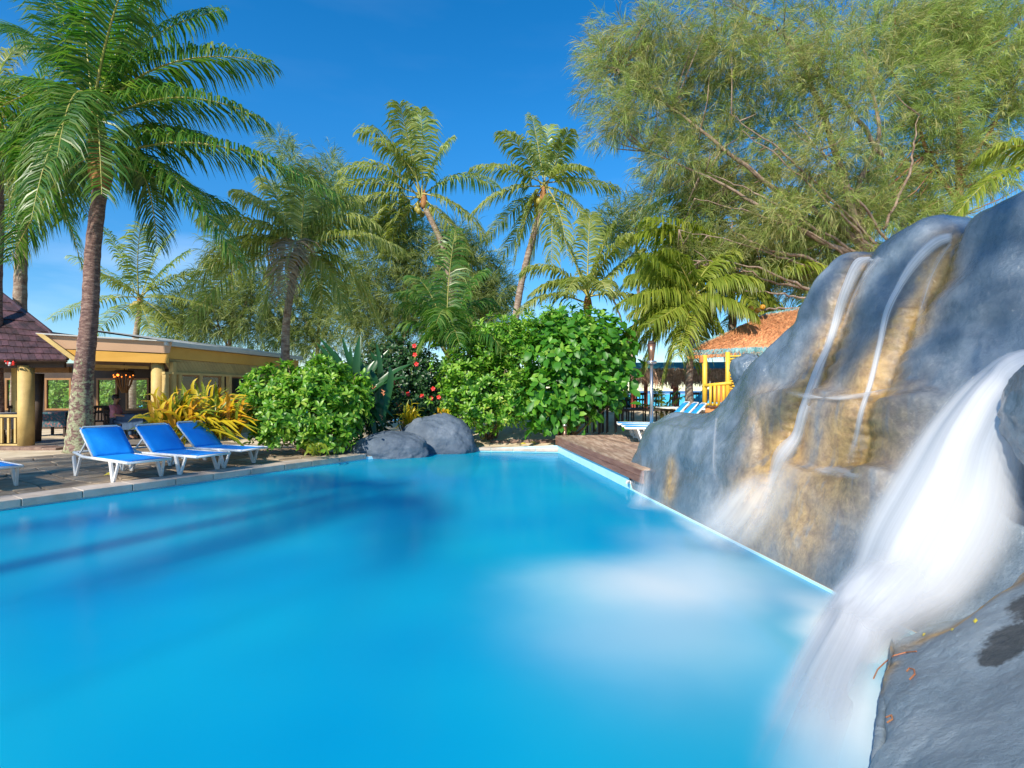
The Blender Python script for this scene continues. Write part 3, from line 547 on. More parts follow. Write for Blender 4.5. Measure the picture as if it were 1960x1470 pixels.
blob('outcrop', at(1690, 960, 4.1) + Vector((.12, 0, 0)), (.26, .26, .30), M['rock'], wf, 8, .12)
blob('outcrop', at(1420, 765, 6.45), (.16, .2, .10), M['rock'], wf, 13, .2)
nb = blob('boulder', at(2052, 800, 2.75), (.20, .36, .34), M['rock'], None, 5, .2)
tag(nb, 'dark wet boulder at the right edge beside the lip of the broad waterfall', 'boulder')
# channel behind the broad waterfall's lip and near rock
fg = thing('near_rock', 'low rounded grey rock ledge in the bottom right corner with a black rough patch', 'rock', (2.6, 2.4, 0))
def fcol(pts_): return [at(*p) for p in pts_]
fc = [
 [Vector((2.33, 3.25, -.8)), Vector((2.38, 3.2, -.05)), at(1705, 1225, 3.12), at(1760, 1200, 3.15), at(1840, 1165, 3.2), at(1930, 1100, 3.2), at(2030, 1020, 3.2), at(2200, 900, 3.2), at(2400, 800, 3.2)],
 [Vector((2.22, 3.02, -.8)), Vector((2.20, 3.0, -.05)), at(1700, 1250, 2.95), at(1760, 1225, 2.95), at(1840, 1185, 2.95), at(1930, 1110, 2.95), at(2050, 1010, 2.95), at(2220, 900, 2.95), at(2450, 800, 2.95)],
 [Vector((2.02, 2.75, -.8)), Vector((1.96, 2.72, -.05)), at(1690, 1290, 2.68), at(1740, 1250, 2.7), at(1820, 1215, 2.7), at(1920, 1160, 2.7), at(2060, 1060, 2.7), at(2260, 930, 2.7), at(2500, 820, 2.7)],
 [Vector((1.78, 2.48, -.8)), Vector((1.72, 2.45, -.05)), at(1675, 1350, 2.42), at(1720, 1300, 2.43), at(1810, 1255, 2.45), at(1930, 1200, 2.45), at(2090, 1110, 2.45), at(2300, 980, 2.45), at(2560, 860, 2.45)],
 [Vector((1.58, 2.2, -.8)), Vector((1.50, 2.18, -.05)), at(1668, 1420, 2.18), at(1715, 1360, 2.18), at(1820, 1305, 2.2), at(1960, 1245, 2.2), at(2130, 1150, 2.2), at(2380, 1000, 2.2), at(2650, 880, 2.2)],
 [Vector((1.42, 1.9, -.8)), Vector((1.36, 1.88, -.05)), at(1670, 1520, 1.9), at(1730, 1450, 1.9), at(1850, 1370, 1.9), at(2000, 1300, 1.9), at(2200, 1200, 1.9), at(2450, 1060, 1.9), at(2750, 930, 1.9)],
 [Vector((1.3, 1.5, -.8)), Vector((1.25, 1.48, -.05)), at(1700, 1750, 1.5), at(1780, 1650, 1.5), at(1900, 1560, 1.5), at(2100, 1450, 1.5), at(2350, 1320, 1.5), at(2650, 1180, 1.5), at(3000, 1050, 1.5)],
 [Vector((1.3, .9, -.8)), Vector((1.3, .9, -.05)), Vector((1.35, .9, .1)), Vector((1.5, .9, .2)), Vector((1.7, .9, .3)), Vector((2.0, .9, .4)), Vector((2.4, .9, .5)), Vector((2.9, .9, .7)), Vector((3.5, .9, .8))]]
fst = [([at(1700, 1225, 3.0), at(1780, 1205, 3.0), at(1860, 1165, 3.0), at(1930, 1090, 3.0), at(1960, 1000, 3.0)], [.05, .06, .07, .10, .1], .9), ([at(1670, 1310, 2.6), at(1700, 1262, 2.8)], [.04, .04], .9)]
D1 = rdisp(.30, 11)
surface('rock_face', fc, 170, 170, M['rock_fg'], fg, lambda p, u, v: D1(p, u, v) * (1 if v > .2 else .3) + .004 * noise.fractal(p * 22, 1, 2, 3), stains=fst, dark=[(at(1960, 1240, 2.4), .13), (at(1930, 1262, 2.35), .10), (at(1990, 1275, 2.32), .13), (at(2020, 1200, 2.45), .14), (at(1905, 1268, 2.33), .06), (at(1990, 1150, 2.6), .14)])
def twig(pts_, r=.0035):
    mb = MB(); mb.tube(pts_, [r] * len(pts_), 5); return mb.build('twig', M['twig'])
for (px, py, d, k, lb) in ((1680, 1290, 2.62, 0, 'long thin red twig lying on the left shoulder of the near rock'), (1742, 1292, 2.44, 1, 'small curled red twig on top of the near rock'), (1700, 1385, 2.2, 2, 'short curled red twig at the bottom edge of the near rock')):
    # drop each twig onto the rock surface along the line of sight by raycasting the finished face
    pass
bpy.context.view_layer.update()
dg = bpy.context.evaluated_depsgraph_get()
def hit(px, py):
    o_ = Vector((0, 0, CAMZ)); d_ = (at(px, py, 5) - o_).normalized(); ok, loc, nrm, *_ = S.ray_cast(dg, o_ + d_ * .3, d_); return loc, nrm
for pxs, lb in (([(1672, 1300), (1680, 1282), (1695, 1268), (1712, 1256), (1735, 1250), (1755, 1248)], 'long thin red twig on the left shoulder of the near rock'),
                ([(1742, 1302), (1752, 1292), (1750, 1283), (1742, 1280), (1737, 1286)], 'small curled red twig on top of the near rock'),
                ([(1700, 1384), (1710, 1378), (1708, 1370), (1698, 1374)], 'short curled red twig lowest on the near rock')):
    pp_ = []
    for a_, b_ in pxs:
        l_, n_ = hit(a_, b_); pp_.append(l_ + n_ * .004)
    tag(twig(pp_), lb, 'twig')
for (a_, b_), lb in (((1825, 1207), 'yellow dead leaf at the wet upper rim of the near rock'), ((1770, 1216), 'pale dead leaf near the left of the wet rim of the near rock'), ((1868, 1190), 'brown dead leaf to the right on the wet rim of the near rock')):
    l_, n_ = hit(a_, b_); l_ += n_ * .006; mb = MB(); u_ = n_.orthogonal().normalized(); v_ = n_.cross(u_)
    mb.add([l_ - u_ * .03, l_ + v_ * .011, l_ + n_ * .006, l_ - v_ * .011, l_ + u_ * .03], [(0, 3, 2), (0, 2, 1), (3, 4, 2), (2, 4, 1)]); tag(mb.build('dead_leaf', M['fallen']), lb, 'leaf')
# boulders at the far left end of the pool
b1 = blob('boulder', (-2.98, 12.42, .04), (.98, .55, .54), M['rock_dry'], None, 31, .14, 6); tag(b1, 'lower dark grey boulder on the pool edge left of the taller one', 'boulder')
b2 = blob('boulder', (-1.95, 13.3, .15), (1.02, .6, .78), M['rock_dry'], None, 37, .12, 6); tag(b2, 'taller rounded grey boulder at the back left corner of the pool', 'boulder')
# ------------------------------------------------------------------ water sheets
def sheet(name, rows, nu, nv, mat, label, cat='waterfall', group=None, offs=(0,), wob=.012, parent=None):
    """rows: list of (left point, right point) from the top of the flow downwards; several layers give it thickness"""
    Ls = catmull(np.array([tuple(a) for a, b in rows]), nv); Rs = catmull(np.array([tuple(b) for a, b in rows]), nv)
    Vv = []; Ff = []; UV = []; base = 0
    for k, of in enumerate(offs):
        for j in range(nv):
            a = Vector(Ls[j]); b = Vector(Rs[j]); ac = b - a
            tn = (Vector(Ls[min(j + 1, nv - 1)]) - Vector(Ls[max(j - 1, 0)])).normalized(); nn = ac.cross(tn); nn = nn.normalized() if nn.length > 1e-6 else Vector((-1, 0, 0))
            if nn.dot(Vector((-1, -1, .4))) < 0: nn = -nn
            for i in range(nu):
                u = i / (nu - 1); v = j / (nv - 1)
                p = a + ac * u + nn * (of + math.sin(math.pi * u) * ac.length * .12 + wob * noise.noise(Vector((u * 6, v * 1.3, k * 3))))
                Vv.append(tuple(p)); UV.append((u + k * 0, v))
        idx = np.arange(nu * nv).reshape(nv, nu) + base; Ff.append(np.stack([idx[:-1, :-1], idx[:-1, 1:], idx[1:, 1:], idx[1:, :-1]], -1).reshape(-1, 4)); base += nu * nv
    F_ = np.concatenate(Ff); me = npmesh(name, np.array(Vv), [F_], mat, smooth=True)
    uvl = me.uv_layers.new(name='UVMap'); UV = np.array(UV, dtype=np.float32); lv = np.zeros(len(me.loops), dtype=np.int32); me.loops.foreach_get('vertex_index', lv)
    uvl.data.foreach_set('uv', UV[lv].ravel())
    o = link(name, me, None, parent); return tag(o, label, cat, group)
def wpt(px, py, d, off=.11): return at(px, py, d) + Vector((-off, -off * .6, 0))
def cling(pts_, off=.025):
    rows_ = []
    for k, (x, y, w_) in enumerate(pts_):
        a = pts_[max(k - 1, 0)]; b = pts_[min(k + 1, len(pts_) - 1)]; tx, ty = b[0] - a[0], b[1] - a[1]; l_ = math.hypot(tx, ty); nx_, ny_ = ty / l_, -tx / l_
        if nx_ > 0 or (abs(nx_) < .2 and ny_ > 0): nx_, ny_ = -nx_, -ny_
        (h1, n1), (h2, n2) = hit(x + nx_ * w_, y + ny_ * w_), hit(x - nx_ * w_, y - ny_ * w_)
        if (h1 - h2).length > .5: h1 = h2 + (h1 - h2).normalized() * .1
        rows_.append((h1 + n1 * off, h2 + n2 * off))
    return rows_
GS = 'thin streams on the rock wall'
sheet('water_stream', cling([(1676, 487, 12), (1655, 508, 14), (1628, 560, 13), (1604, 620, 12), (1583, 680, 11), (1564, 740, 11), (1550, 790, 10), (1534, 840, 13), (1504, 885, 22), (1452, 925, 44), (1392, 975, 66)]), 14, 70, M['veil_thin'], 'white stream of water sliding down the left channel of the rock wall', 'waterfall', GS, offs=(0, .03), wob=.004)
sheet('water_stream', cling([(1690, 492, 8), (1668, 520, 9), (1644, 570, 9), (1620, 630, 8), (1602, 690, 6)]), 8, 40, M['veil_film'], 'faint side strand just right of the left stream on the rock wall', 'waterfall', GS, wob=.003)
sheet('water_stream', cling([(1826, 458, 12), (1792, 468, 16), (1757, 502, 14), (1727, 550, 10), (1704, 600, 8), (1687, 660, 7), (1668, 730, 7), (1652, 790, 7), (1639, 850, 8), (1629, 908, 12)]), 10, 70, M['veil_thin'], 'narrow white thread of water falling down the middle of the rock wall', 'waterfall', GS, offs=(0, .025), wob=.003)
sheet('water_stream', cling([(1826, 466, 8), (1798, 500, 10), (1778, 550, 10), (1766, 620, 9), (1758, 690, 7)]), 8, 36, M['veil_film'], 'short white streak of water over the ochre stain right of the middle thread', 'waterfall', GS, wob=.003)
sheet('water_stream', cling([(1376, 800, 4), (1371, 850, 5), (1372, 900, 6), (1382, 945, 6)]), 6, 30, M['veil_film'], 'faint short trickle on the left shoulder of the rock wall', 'waterfall', GS, wob=.003)
sheet('water_film', cling([(1500, 750, 4), (1550, 760, 7), (1610, 764, 6), (1680, 757, 7), (1750, 741, 4)]), 8, 40, M['veil_film2'], 'thin white line of water lying along the upper ledge of the rock wall', 'water film', wob=.004)
sheet('water_film', cling([(1560, 905, 6), (1610, 908, 12), (1660, 915, 9)]), 8, 30, M['veil_film2'], 'white water pooled on the small ledge under the middle thread', 'water film', wob=.004)
sheet('water_stream', [(wpt(1238, 900, 7.3), wpt(1262, 895, 7.2)), (wpt(1222, 945, 7.25), wpt(1262, 950, 7.0)), (wpt(1195, 985, 7.0), wpt(1262, 992, 6.7))], 8, 24, M['veil_film'], 'small fan of water sliding off the leftmost rock shoulder into the pool', 'waterfall', 'thin streams on the rock wall')
sheet('water_spray', [(wpt(1430, 900, 5.0, .1), wpt(1560, 860, 4.8, .1)), (wpt(1350, 960, 5.2, .12), wpt(1560, 960, 4.7, .12)), (wpt(1290, 1000, 5.5, .15), wpt(1520, 1090, 4.6, .15))], 16, 24, M['veil_mist'], 'soft white mist where the left stream breaks at the foot of the rock wall', 'spray', 'mist at the foot of the wall', offs=(0, .12))
# broad waterfall, three layers that part towards the pool
for k, of in enumerate((0, .07, .16)):
    pass
sheet('broad_waterfall', [(Vector((4.3, 3.95, 1.62)), Vector((4.0, 2.95, 1.60))), (at(1965, 688, 3.6), at(2045, 760, 2.95)), (at(1878, 722, 3.62), at(2000, 820, 2.95)), (at(1785, 800, 3.66), at(1975, 910, 2.98)), (at(1708, 895, 3.72), at(1970, 1000, 3.0)), (at(1645, 1002, 3.80), at(1930, 1095, 3.0)), (at(1622, 1095, 3.88), at(1850, 1170, 3.02)), (at(1592, 1155, 3.80), at(1730, 1228, 2.98)), (at(1540, 1215, 3.24), at(1690, 1285, 2.84)), (at(1490, 1300, 2.73), at(1668, 1350, 2.50)), (at(1440, 1390, 2.35), at(1656, 1430, 2.21)), (at(1380, 1500, 2.00), at(1645, 1540, 1.90))],
      40, 80, M['veil_big'], 'broad white waterfall pouring from the right edge into the pool', 'waterfall', offs=(-.07, 0, .07), wob=.03)
sheet('water_spray', [(at(1640, 1080, 3.75), at(1900, 1090, 2.95)), (at(1585, 1150, 3.65), at(1800, 1190, 2.9)), (at(1550, 1200, 3.40), at(1700, 1262, 2.85))], 16, 20, M['veil_churn'], 'bright churned spray where the broad waterfall meets the pool', 'spray', 'mist at the foot of the wall', offs=(0, .06))
# ------------------------------------------------------------------ deck on the right bank
dk = thing('timber_deck', 'low red brown timber deck at the back right of the pool', 'deck', (2.5, 10.5, .1))
ed0 = Vector((xe(7.6), 7.6, 0)); ed1 = Vector((xe(13.2), 13.2, 0)); eu = (ed1 - ed0).normalized(); en = Vector((eu.y, -eu.x, 0))
for i in range(46):
    o_ = .02 + i * .135; a = ed0 + en * o_; b = ed1 + en * o_; a.z = b.z = .405 + R.uniform(-.002, .002)
    cut = R.uniform(.25, .75); mcut = a.lerp(b, cut)
    MB().beam(a, mcut - eu * .003, .127, .03).build('board', M['deck'], dk); MB().beam(mcut + eu * .003, b, .127, .03).build('board', M['deck'], dk)
for z in (.245, .345):
    MB().beam(ed0 + Vector((-.03, 0, z)), ed1 + Vector((-.03, 0, z)), .035, .094).build('side_board', M['deckside'], dk)
MB().beam(ed1 + eu * .02 + Vector((-.03, 0, .30)), ed1 + eu * .02 + en * 6.1 + Vector((0, 0, .30)), .03, .2).build('side_board', M['deckside'], dk)
MB().beam(ed0 + en * 3 + Vector((0, 0, .20)), ed1 + en * 3 + Vector((0, 0, .20)), 5.6, .28).build('underframe', M['dark'], dk)
mb = MB(); mb.box(at(1204, 925, 8.2) + Vector((0, 0, .02)), (.09, .04, .05)); mb.tube([at(1204, 925, 8.2) + Vector((-.01, -.03, .04)), at(1204, 925, 8.2) + Vector((-.06, -.09, .02))], .015, 8)
tag(mb.build('pool_fitting', M['white']), 'small white fitting on the pool wall below the end of the deck', 'pool fitting')
# ------------------------------------------------------------------ loungers
def make_lounger(fab, frm, label, group, back=43):
    root = thing('sun_lounger', label, 'sun lounger', (0, 0, 0), 0, group)
    W_ = .325; H = .345; ba = math.radians(back); hx = -.25
    # long axis +x is the foot end
    for s in (-1, 1):
        MB().tube([(-.98, s * W_, H + .06), (-.90, s * W_, H + .05), (-.6, s * W_, H + .0), (.95, s * W_, H), (.99, s * W_ * .96, H)], [.027] * 5, 8).build('side_rail', frm, root, True, True)
    for x in (-.80, .58):
        for s in (-1, 1):
            mb = MB(); mb.beam((x - .14, s * (W_ + .02), H), (x, s * (W_ + .04), .012), .04, .062, (1, 0, 0)); mb.beam((x + .14, s * (W_ + .02), H), (x + .02, s * (W_ + .04), .012), .034, .04, (1, 0, 0)); mb.box((x + .005, s * (W_ + .04), .012), (.07, .035, .024))
            mb.build('leg', frm, root, False, True, bevel=.004)
    MB().tube([(.985, -W_, H), (.985, W_, H)], .02, 8).build('end_rail', frm, root, True, True)
    MB().tube([(-.98, -W_, H + .06), (-.98, W_, H + .06)], .02, 8).build('end_rail', frm, root, True, True)
    for x in (-.80, .58): MB().tube([(x, -W_, H - .04), (x, W_, H - .04)], .015, 6).build('cross_bar', frm, root, True, True)
    # seat sling
    def sling(name, p0, p1, n=10, sag=.035, wd=.64):
        mb = MB(); p0 = Vector(p0); p1 = Vector(p1); t = (p1 - p0).normalized(); up = Vector((0, 1, 0)).cross(t) * -1
        vs = []; m = 8
        for i in range(n + 1):
            for j in range(m + 1):
                y = (j / m - .5) * wd; g = math.sin(math.pi * i / n) * sag * (1 - (2 * j / m - 1) ** 2)
                rim = .0 if 0 < j < m else -.018
                scal = .010 * (i % 2) if j in (0, m) else 0
                vs.append(p0.lerp(p1, i / n) + Vector((0, y + (scal if j == 0 else -scal), 0)) - up * (g - rim * 1.0))
        fs = [(i * (m + 1) + j, i * (m + 1) + j + 1, (i + 1) * (m + 1) + j + 1, (i + 1) * (m + 1) + j) for i in range(n) for j in range(m)]
        mb.add(vs, fs); o_ = mb.build(name, fab, root, True, True); so_ = o_.modifiers.new('solid', 'SOLIDIFY'); so_.thickness = .008; return o_
    sling('seat_sling', (hx, 0, H + .022), (.97, 0, H + .022), 16)
    L_b = .74; bt = Vector((hx - math.cos(ba) * L_b, 0, H + math.sin(ba) * L_b))
    sling('back_sling', (hx, 0, H + .022), bt - Vector((math.cos(ba), 0, -math.sin(ba))) * .01 * -1, 12, .05)
    mb = MB(); t = (bt - Vector((hx, 0, H))).normalized()
    P = [Vector((hx, -W_ * .97, H)), Vector((hx, -W_ * .97, H)) + t * (L_b - .06), bt + Vector((0, -W_ * .8, 0)) + t * .015, bt + Vector((0, W_ * .8, 0)) + t * .015, Vector((hx, W_ * .97, H)) + t * (L_b - .06), Vector((hx, W_ * .97, H))]
    mb.tube(P, [.018] * 6, 8).build('back_frame', frm, root, True, True)
    mb = MB()
    for s in (-1, 1): mb.beam(Vector((hx, s * W_ * .9, H)) + t * .42, (-.86, s * W_ * .9, H + .02), .02, .03)
    mb.build('prop', frm, root, False, True)
    return root
def place(o, x, y, z, ax, label=None):
    o.location = (x, y, z); o.rotation_euler = (0, 0, ax); o.scale = (.95, .95, .95)
    if label: o['label'] = label
GL = 'blue loungers on the left bank'
l1 = make_lounger(M['bluefab'], M['white'], 'blue sling lounger nearest the pool edge in front of the lichened palm trunk', GL)
def from_frontleg(lx, ly, ax):  # near front leg at local (.58,-.35)
    c, s = math.cos(ax), math.sin(ax); return lx - (.58 * c + .35 * s), ly - (.58 * s - .35 * c)
ax = math.atan2(-.50, .86)
x, y = from_frontleg(-6.22, 8.16, ax); place(l1, x, y, .11, ax)
for (fx, fy, a_, lb) in ((-5.62, 8.86, math.atan2(-.40, .91), 'blue sling lounger in the middle of the row, dappled with palm shade'), (-5.36, 9.75, math.atan2(-.34, .94), 'blue sling lounger farthest back, brightly sunlit beside the yellow plants'), (-7.86, 7.32, math.atan2(-.50, .86), 'blue sling lounger cut off by the left edge of the photo')):
    c = copy_tree(l1); x, y = from_frontleg(fx, fy, a_); place(c, x, y, .11, a_, lb)
GR = 'light blue loungers on the timber deck'
r1 = make_lounger(M['bluefab2'], M['white'], 'light blue lounger with white legs on the deck nearest the pool', GR, 48)
place(r1, 3.40, 11.3, .42, math.pi - .18)
for (x, y, a_, lb) in ((3.48, 12.0, math.pi - .16, 'light blue lounger second in the row on the deck behind the torch'), (3.52, 12.7, math.pi - .14, 'light blue lounger third in the row on the deck'),):
    c = copy_tree(r1); place(c, x, y, .42, a_, lb)
for (px, py, d, lb) in ((1290, 772, 15.6, 'raised light blue lounger back left of the hut rail'), (1357, 776, 14.6, 'raised light blue lounger back in front of the bamboo hut')):
    c = copy_tree(r1); p = at(px, py, d); place(c, p.x + .45, d, .72, math.pi - .1 + .4, lb)
# ------------------------------------------------------------------ fronds, palms
def frond_mesh(P0, P1, P2, nleaf=70, ll=.8, droop=.55, wid=.045, seed=0, mat=None, rr=.022, start=.16):
    rng = np.random.default_rng(seed); P0, P1, P2 = [np.array(p, dtype=float) for p in (P0, P1, P2)]
    t = np.linspace(start, 1, nleaf)
    def B(t): t = np.asarray(t)[:, None]; return (1 - t) ** 2 * P0 + 2 * t * (1 - t) * P1 + t * t * P2
    def T(t): t = np.asarray(t)[:, None]; v = 2 * (1 - t) * (P1 - P0) + 2 * t * (P2 - P1); return v / (np.linalg.norm(v, axis=1, keepdims=True) + 1e-9)
    Vs = []; Fs = []; base = 0; mi = []
    Z = np.array([0, 0, 1.])
    for sgn in (-1, 1):
        tt = np.clip(t + rng.uniform(-.006, .006, nleaf), 0, 1); c = B(tt); tg = T(tt)
        ch = (P2 - P0); side0 = np.cross(ch, Z); 
        if np.linalg.norm(side0) < .2 * np.linalg.norm(ch) + 1e-6: side0 = np.array([1., .2, 0])
        side = np.cross(tg, np.cross(side0, tg)); side /= np.linalg.norm(side, axis=1, keepdims=True) + 1e-9
        prof = np.interp(tt, [0, .15, .35, .7, .9, 1], [.5, .8, 1, .95, .7, .4]) * ll * 1.05 * rng.uniform(.85, 1.1, nleaf)
        fw = (.35 + .75 * tt ** 2)[:, None]; up = np.cross(side, tg) ; up *= np.sign(up[:, 2:3] + 1e-6)
        d1 = side * sgn + tg * fw + up * .25 + rng.normal(0, .08, (nleaf, 3)); d1 /= np.linalg.norm(d1, axis=1, keepdims=True)
        dr = droop * 1.15 * rng.uniform(.6, 1.5, nleaf)[:, None]
        d2 = d1 - Z * dr; d2 /= np.linalg.norm(d2, axis=1, keepdims=True); d3 = d1 - Z * dr * 2.6; d3 /= np.linalg.norm(d3, axis=1, keepdims=True)
        L_ = prof[:, None]; p0 = c; p1 = p0 + d1 * L_ * .3; p2 = p1 + d2 * L_ * .35; p3 = p2 + d3 * L_ * .35
        wv = tg * (wid * .5) * (.6 + .4 * (prof / ll))[:, None] + rng.normal(0, wid * .12, (nleaf, 3))
        vv = np.stack([p0 - wv * .5, p0 + wv * .5, p1 - wv, p1 + wv, p2 - wv * .8, p2 + wv * .8, p3], 1).reshape(-1, 3)
        i0 = (np.arange(nleaf) * 7 + base)[:, None]
        Fs.append(np.concatenate([i0 + np.array([[0, 1, 3, 2]]), i0 + np.array([[2, 3, 5, 4]])])); mi += [0] * (2 * nleaf)
        Vs.append(vv); Fs.append(('t', i0 + np.array([[4, 5, 6]]))); base += 7 * nleaf
    quads = np.concatenate([f for f in Fs if not isinstance(f, tuple)]); tris = np.concatenate([f[1] for f in Fs if isinstance(f, tuple)])
    ts = np.linspace(0, 1, 12); c = B(ts); tg = T(ts); a = np.cross(tg, Z + np.array([.01, 0, 0])); a /= np.linalg.norm(a, axis=1, keepdims=True) + 1e-9; b = np.cross(tg, a); rad = np.interp(ts, [0, .1, 1], [rr * 2.0, rr * 1.2, rr * .25])[:, None]
    ring = np.stack([c + a * rad, c + b * rad, c - a * rad, c - b * rad], 1).reshape(-1, 3); k = np.arange(11)[:, None] * 4 + base
    rq = np.concatenate([k + np.array([[i, (i + 1) % 4, (i + 1) % 4 + 4, i + 4]]) for i in range(4)])
    Vs.append(ring); V_ = np.concatenate(Vs)
    return npmesh('frond', V_, [quads, rq, tris], [mat, M['rachis']], np.concatenate([np.zeros(len(quads)), np.ones(len(rq)), np.zeros(len(tris))]))
def palm(label, trunk, tr, fronds, mat='frond', ll=.85, droop=.55, nleaf=70, bark='trunk', nuts=0, nutmat='coco_green', wid=.045, heart=True, group='coconut palms', seed=0, dead=()):
    """trunk: world points bottom to top; fronds: list of (start, ctrl, tip)"""
    base = trunk[0]; t = thing('coconut_palm', label, 'palm tree', base, 0, group); rr_ = random.Random(seed)
    P = catmull(np.array([tuple(p) for p in trunk]), 46); n_ = len(P); rad = []
    for i in range(n_):
        f = i / (n_ - 1); r_ = tr * (.62 * (1 - f) ** 6 + 1 - .30 * f); r_ *= 1 + .05 * ((i % 3) == 0) + .02 * noise.noise(Vector((i * .7, seed, 0))); rad.append(r_)
    mb = MB(); mb.tube(P, rad, 14); mb.build('trunk', M[bark], t, True)
    top = Vector(P[-1])
    if heart:
        mb = MB(); mb.tube([top - Vector((0, 0, tr * .6)), top + Vector((0, 0, tr * .8)), top + Vector((0, 0, tr * 2.4)), top + Vector((0, 0, tr * 4.4))], [tr * .8, tr * 1.05, tr * .8, tr * .2], 10); mb.build('leaf_base', M['fibre'], t, True)
    for i, (a, b, c) in enumerate(fronds):
        m_ = M['frond_dead'] if i in dead else M[mat]
        link('frond', frond_mesh(a, b, c, nleaf, ll, droop, wid, seed * 100 + i, m_, rr=tr * .12 + .006), None, t)
    for i in range(nuts):
        a_ = rr_.uniform(0, 6.28); p = top + Vector((math.cos(a_) * tr * 1.9, math.sin(a_) * tr * 1.9, rr_.uniform(-.35, .2)))
        bm = bmesh.new(); bmesh.ops.create_icosphere(bm, subdivisions=2, radius=.13)
        for v in bm.verts: v.co.z *= 1.25; v.co += p
        me = bpy.data.meshes.new('coconut'); bm.to_mesh(me); bm.free(); me.polygons.foreach_set('use_smooth', [True] * len(me.polygons)); link('coconut', me, M[nutmat], t)
    return t
def pf(heart, d, lst, dj=1.2, seed=0, lift=.35):
    """fronds from (ctrl px, tip px) pairs; tip depth varies round the crown so that it is a real crown"""
    rr_ = random.Random(seed); out_ = []; h = Vector(heart)
    for q in lst:
        (cx, cy, tx, ty) = q[:4]; dd = q[4] if len(q) > 4 else rr_.uniform(-dj, dj)
        out_.append((h + Vector((rr_.uniform(-.08, .08), rr_.uniform(-.08, .08), rr_.uniform(-.05, .3))), at(cx, cy, d + dd * .45), at(tx, ty, d + dd)))
    return out_
# A  main palm left
dA = 12.4; topA = at(193, 352, dA); hA = at(186, 230, dA)
trA = [Vector((at(153, 850, dA).x, dA, .1)), at(158, 740, dA), at(172, 600, dA), at(178, 480, dA), topA]
frA = pf(at(182, 235, dA), dA, [(165, 120, 158, -60, 1.0), (300, 70, 515, 120, .3), (330, 140, 500, 228, -.8), (240, 20, 330, -60, .8), (110, 60, 10, 60, 1.2), (90, 120, -60, 250, .5), (70, 190, 30, 330, -.6), (110, 160, 60, 420, -1.6), (130, 20, 60, -70, 1), (230, 60, 420, 20, 1.8), (200, 40, 260, -80, -1.5), (185, 120, 195, 372, -2.2), (140, 100, 110, 300, -2.4), (260, 110, 330, 200, 2.2)], seed=1)
frA += pf(at(200, 300, dA), dA, [(380, 215, 640, 372, -.4), (330, 280, 455, 500, -.6), (290, 270, 300, 470, 1.5), (120, 280, 20, 500, .6), (240, 230, 395, 265, 1.8), (130, 250, 120, 420, 1.6), (270, 330, 445, 400, 1.9), (60, 230, -80, 340, .9)], seed=2)
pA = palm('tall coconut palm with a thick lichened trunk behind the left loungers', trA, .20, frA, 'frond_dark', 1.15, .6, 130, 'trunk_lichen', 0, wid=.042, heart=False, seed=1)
mb = MB(); mb.tube([topA - Vector((0, 0, .15)), topA + Vector((0, 0, .25)), at(188, 270, dA), at(181, 205, dA), at(178, 185, dA)], [.17, .25, .20, .14, .05], 10); mb.build('leaf_base', M['fibre'], pA, True)
# B  palms at the far left
dB = 16
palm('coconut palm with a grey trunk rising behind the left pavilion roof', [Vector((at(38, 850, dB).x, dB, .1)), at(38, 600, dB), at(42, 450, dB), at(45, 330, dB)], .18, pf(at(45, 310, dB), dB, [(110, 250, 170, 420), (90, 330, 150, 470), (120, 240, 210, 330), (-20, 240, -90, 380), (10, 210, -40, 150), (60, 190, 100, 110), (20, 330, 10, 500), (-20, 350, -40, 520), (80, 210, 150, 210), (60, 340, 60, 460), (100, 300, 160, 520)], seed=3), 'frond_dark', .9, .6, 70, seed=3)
palm('coconut palm trunk cut off by the left edge of the photo', [Vector((at(-12, 850, 14).x, 14, .1)), at(-10, 560, 14), at(-4, 420, 14), at(-8, 250, 14)], .16, pf(at(-8, 240, 14), 14, [(40, 180, 90, 300), (30, 260, 60, 420), (-20, 120, 40, 90), (30, 140, 130, 190), (60, 200, 130, 360), (-60, 200, -120, 330), (20, 300, 25, 500)], seed=4), 'frond', .95, .6, 70, 'trunk_red', seed=4)
# C
dC = 26
palm('distant slim coconut palm above the yellow fascia of the restaurant', [Vector((at(250, 860, dC).x, dC, 0)), at(256, 680, dC), at(262, 630, dC), at(268, 590, dC)], .16, pf(at(268, 580, dC), dC, [(190, 560, 98, 610), (220, 590, 178, 645), (200, 510, 140, 490), (240, 500, 205, 440), (260, 480, 270, 430), (290, 490, 330, 445), (320, 530, 375, 520), (330, 560, 400, 590), (310, 590, 345, 650), (230, 540, 180, 520), (300, 520, 360, 480), (280, 600, 290, 640)], seed=5, dj=2), 'frond_lite', 1.0, .5, 50, seed=5, wid=.06, nuts=5)
# D
dD = 18
palm('coconut palm with a slender curved trunk beyond the gutter roof', [Vector((at(546, 860, dD).x, dD, 0)), at(546, 680, dD), at(550, 600, dD), at(568, 500, dD)], .15, pf(at(574, 490, dD), dD, [(440, 470, 365, 620), (500, 410, 390, 420), (480, 430, 395, 500), (545, 400, 515, 345), (580, 390, 585, 325), (610, 400, 650, 350), (520, 480, 500, 610), (660, 420, 765, 475), (680, 480, 725, 620), (640, 490, 660, 600), (560, 420, 540, 570, -2.5), (600, 380, 690, 380), (460, 430, 355, 560), (640, 390, 720, 430), (530, 390, 455, 370), (600, 480, 620, 590, 2)], seed=6), 'frond_lite', 1.15, .65, 80, seed=6, nuts=8, dead=(10,), wid=.055)
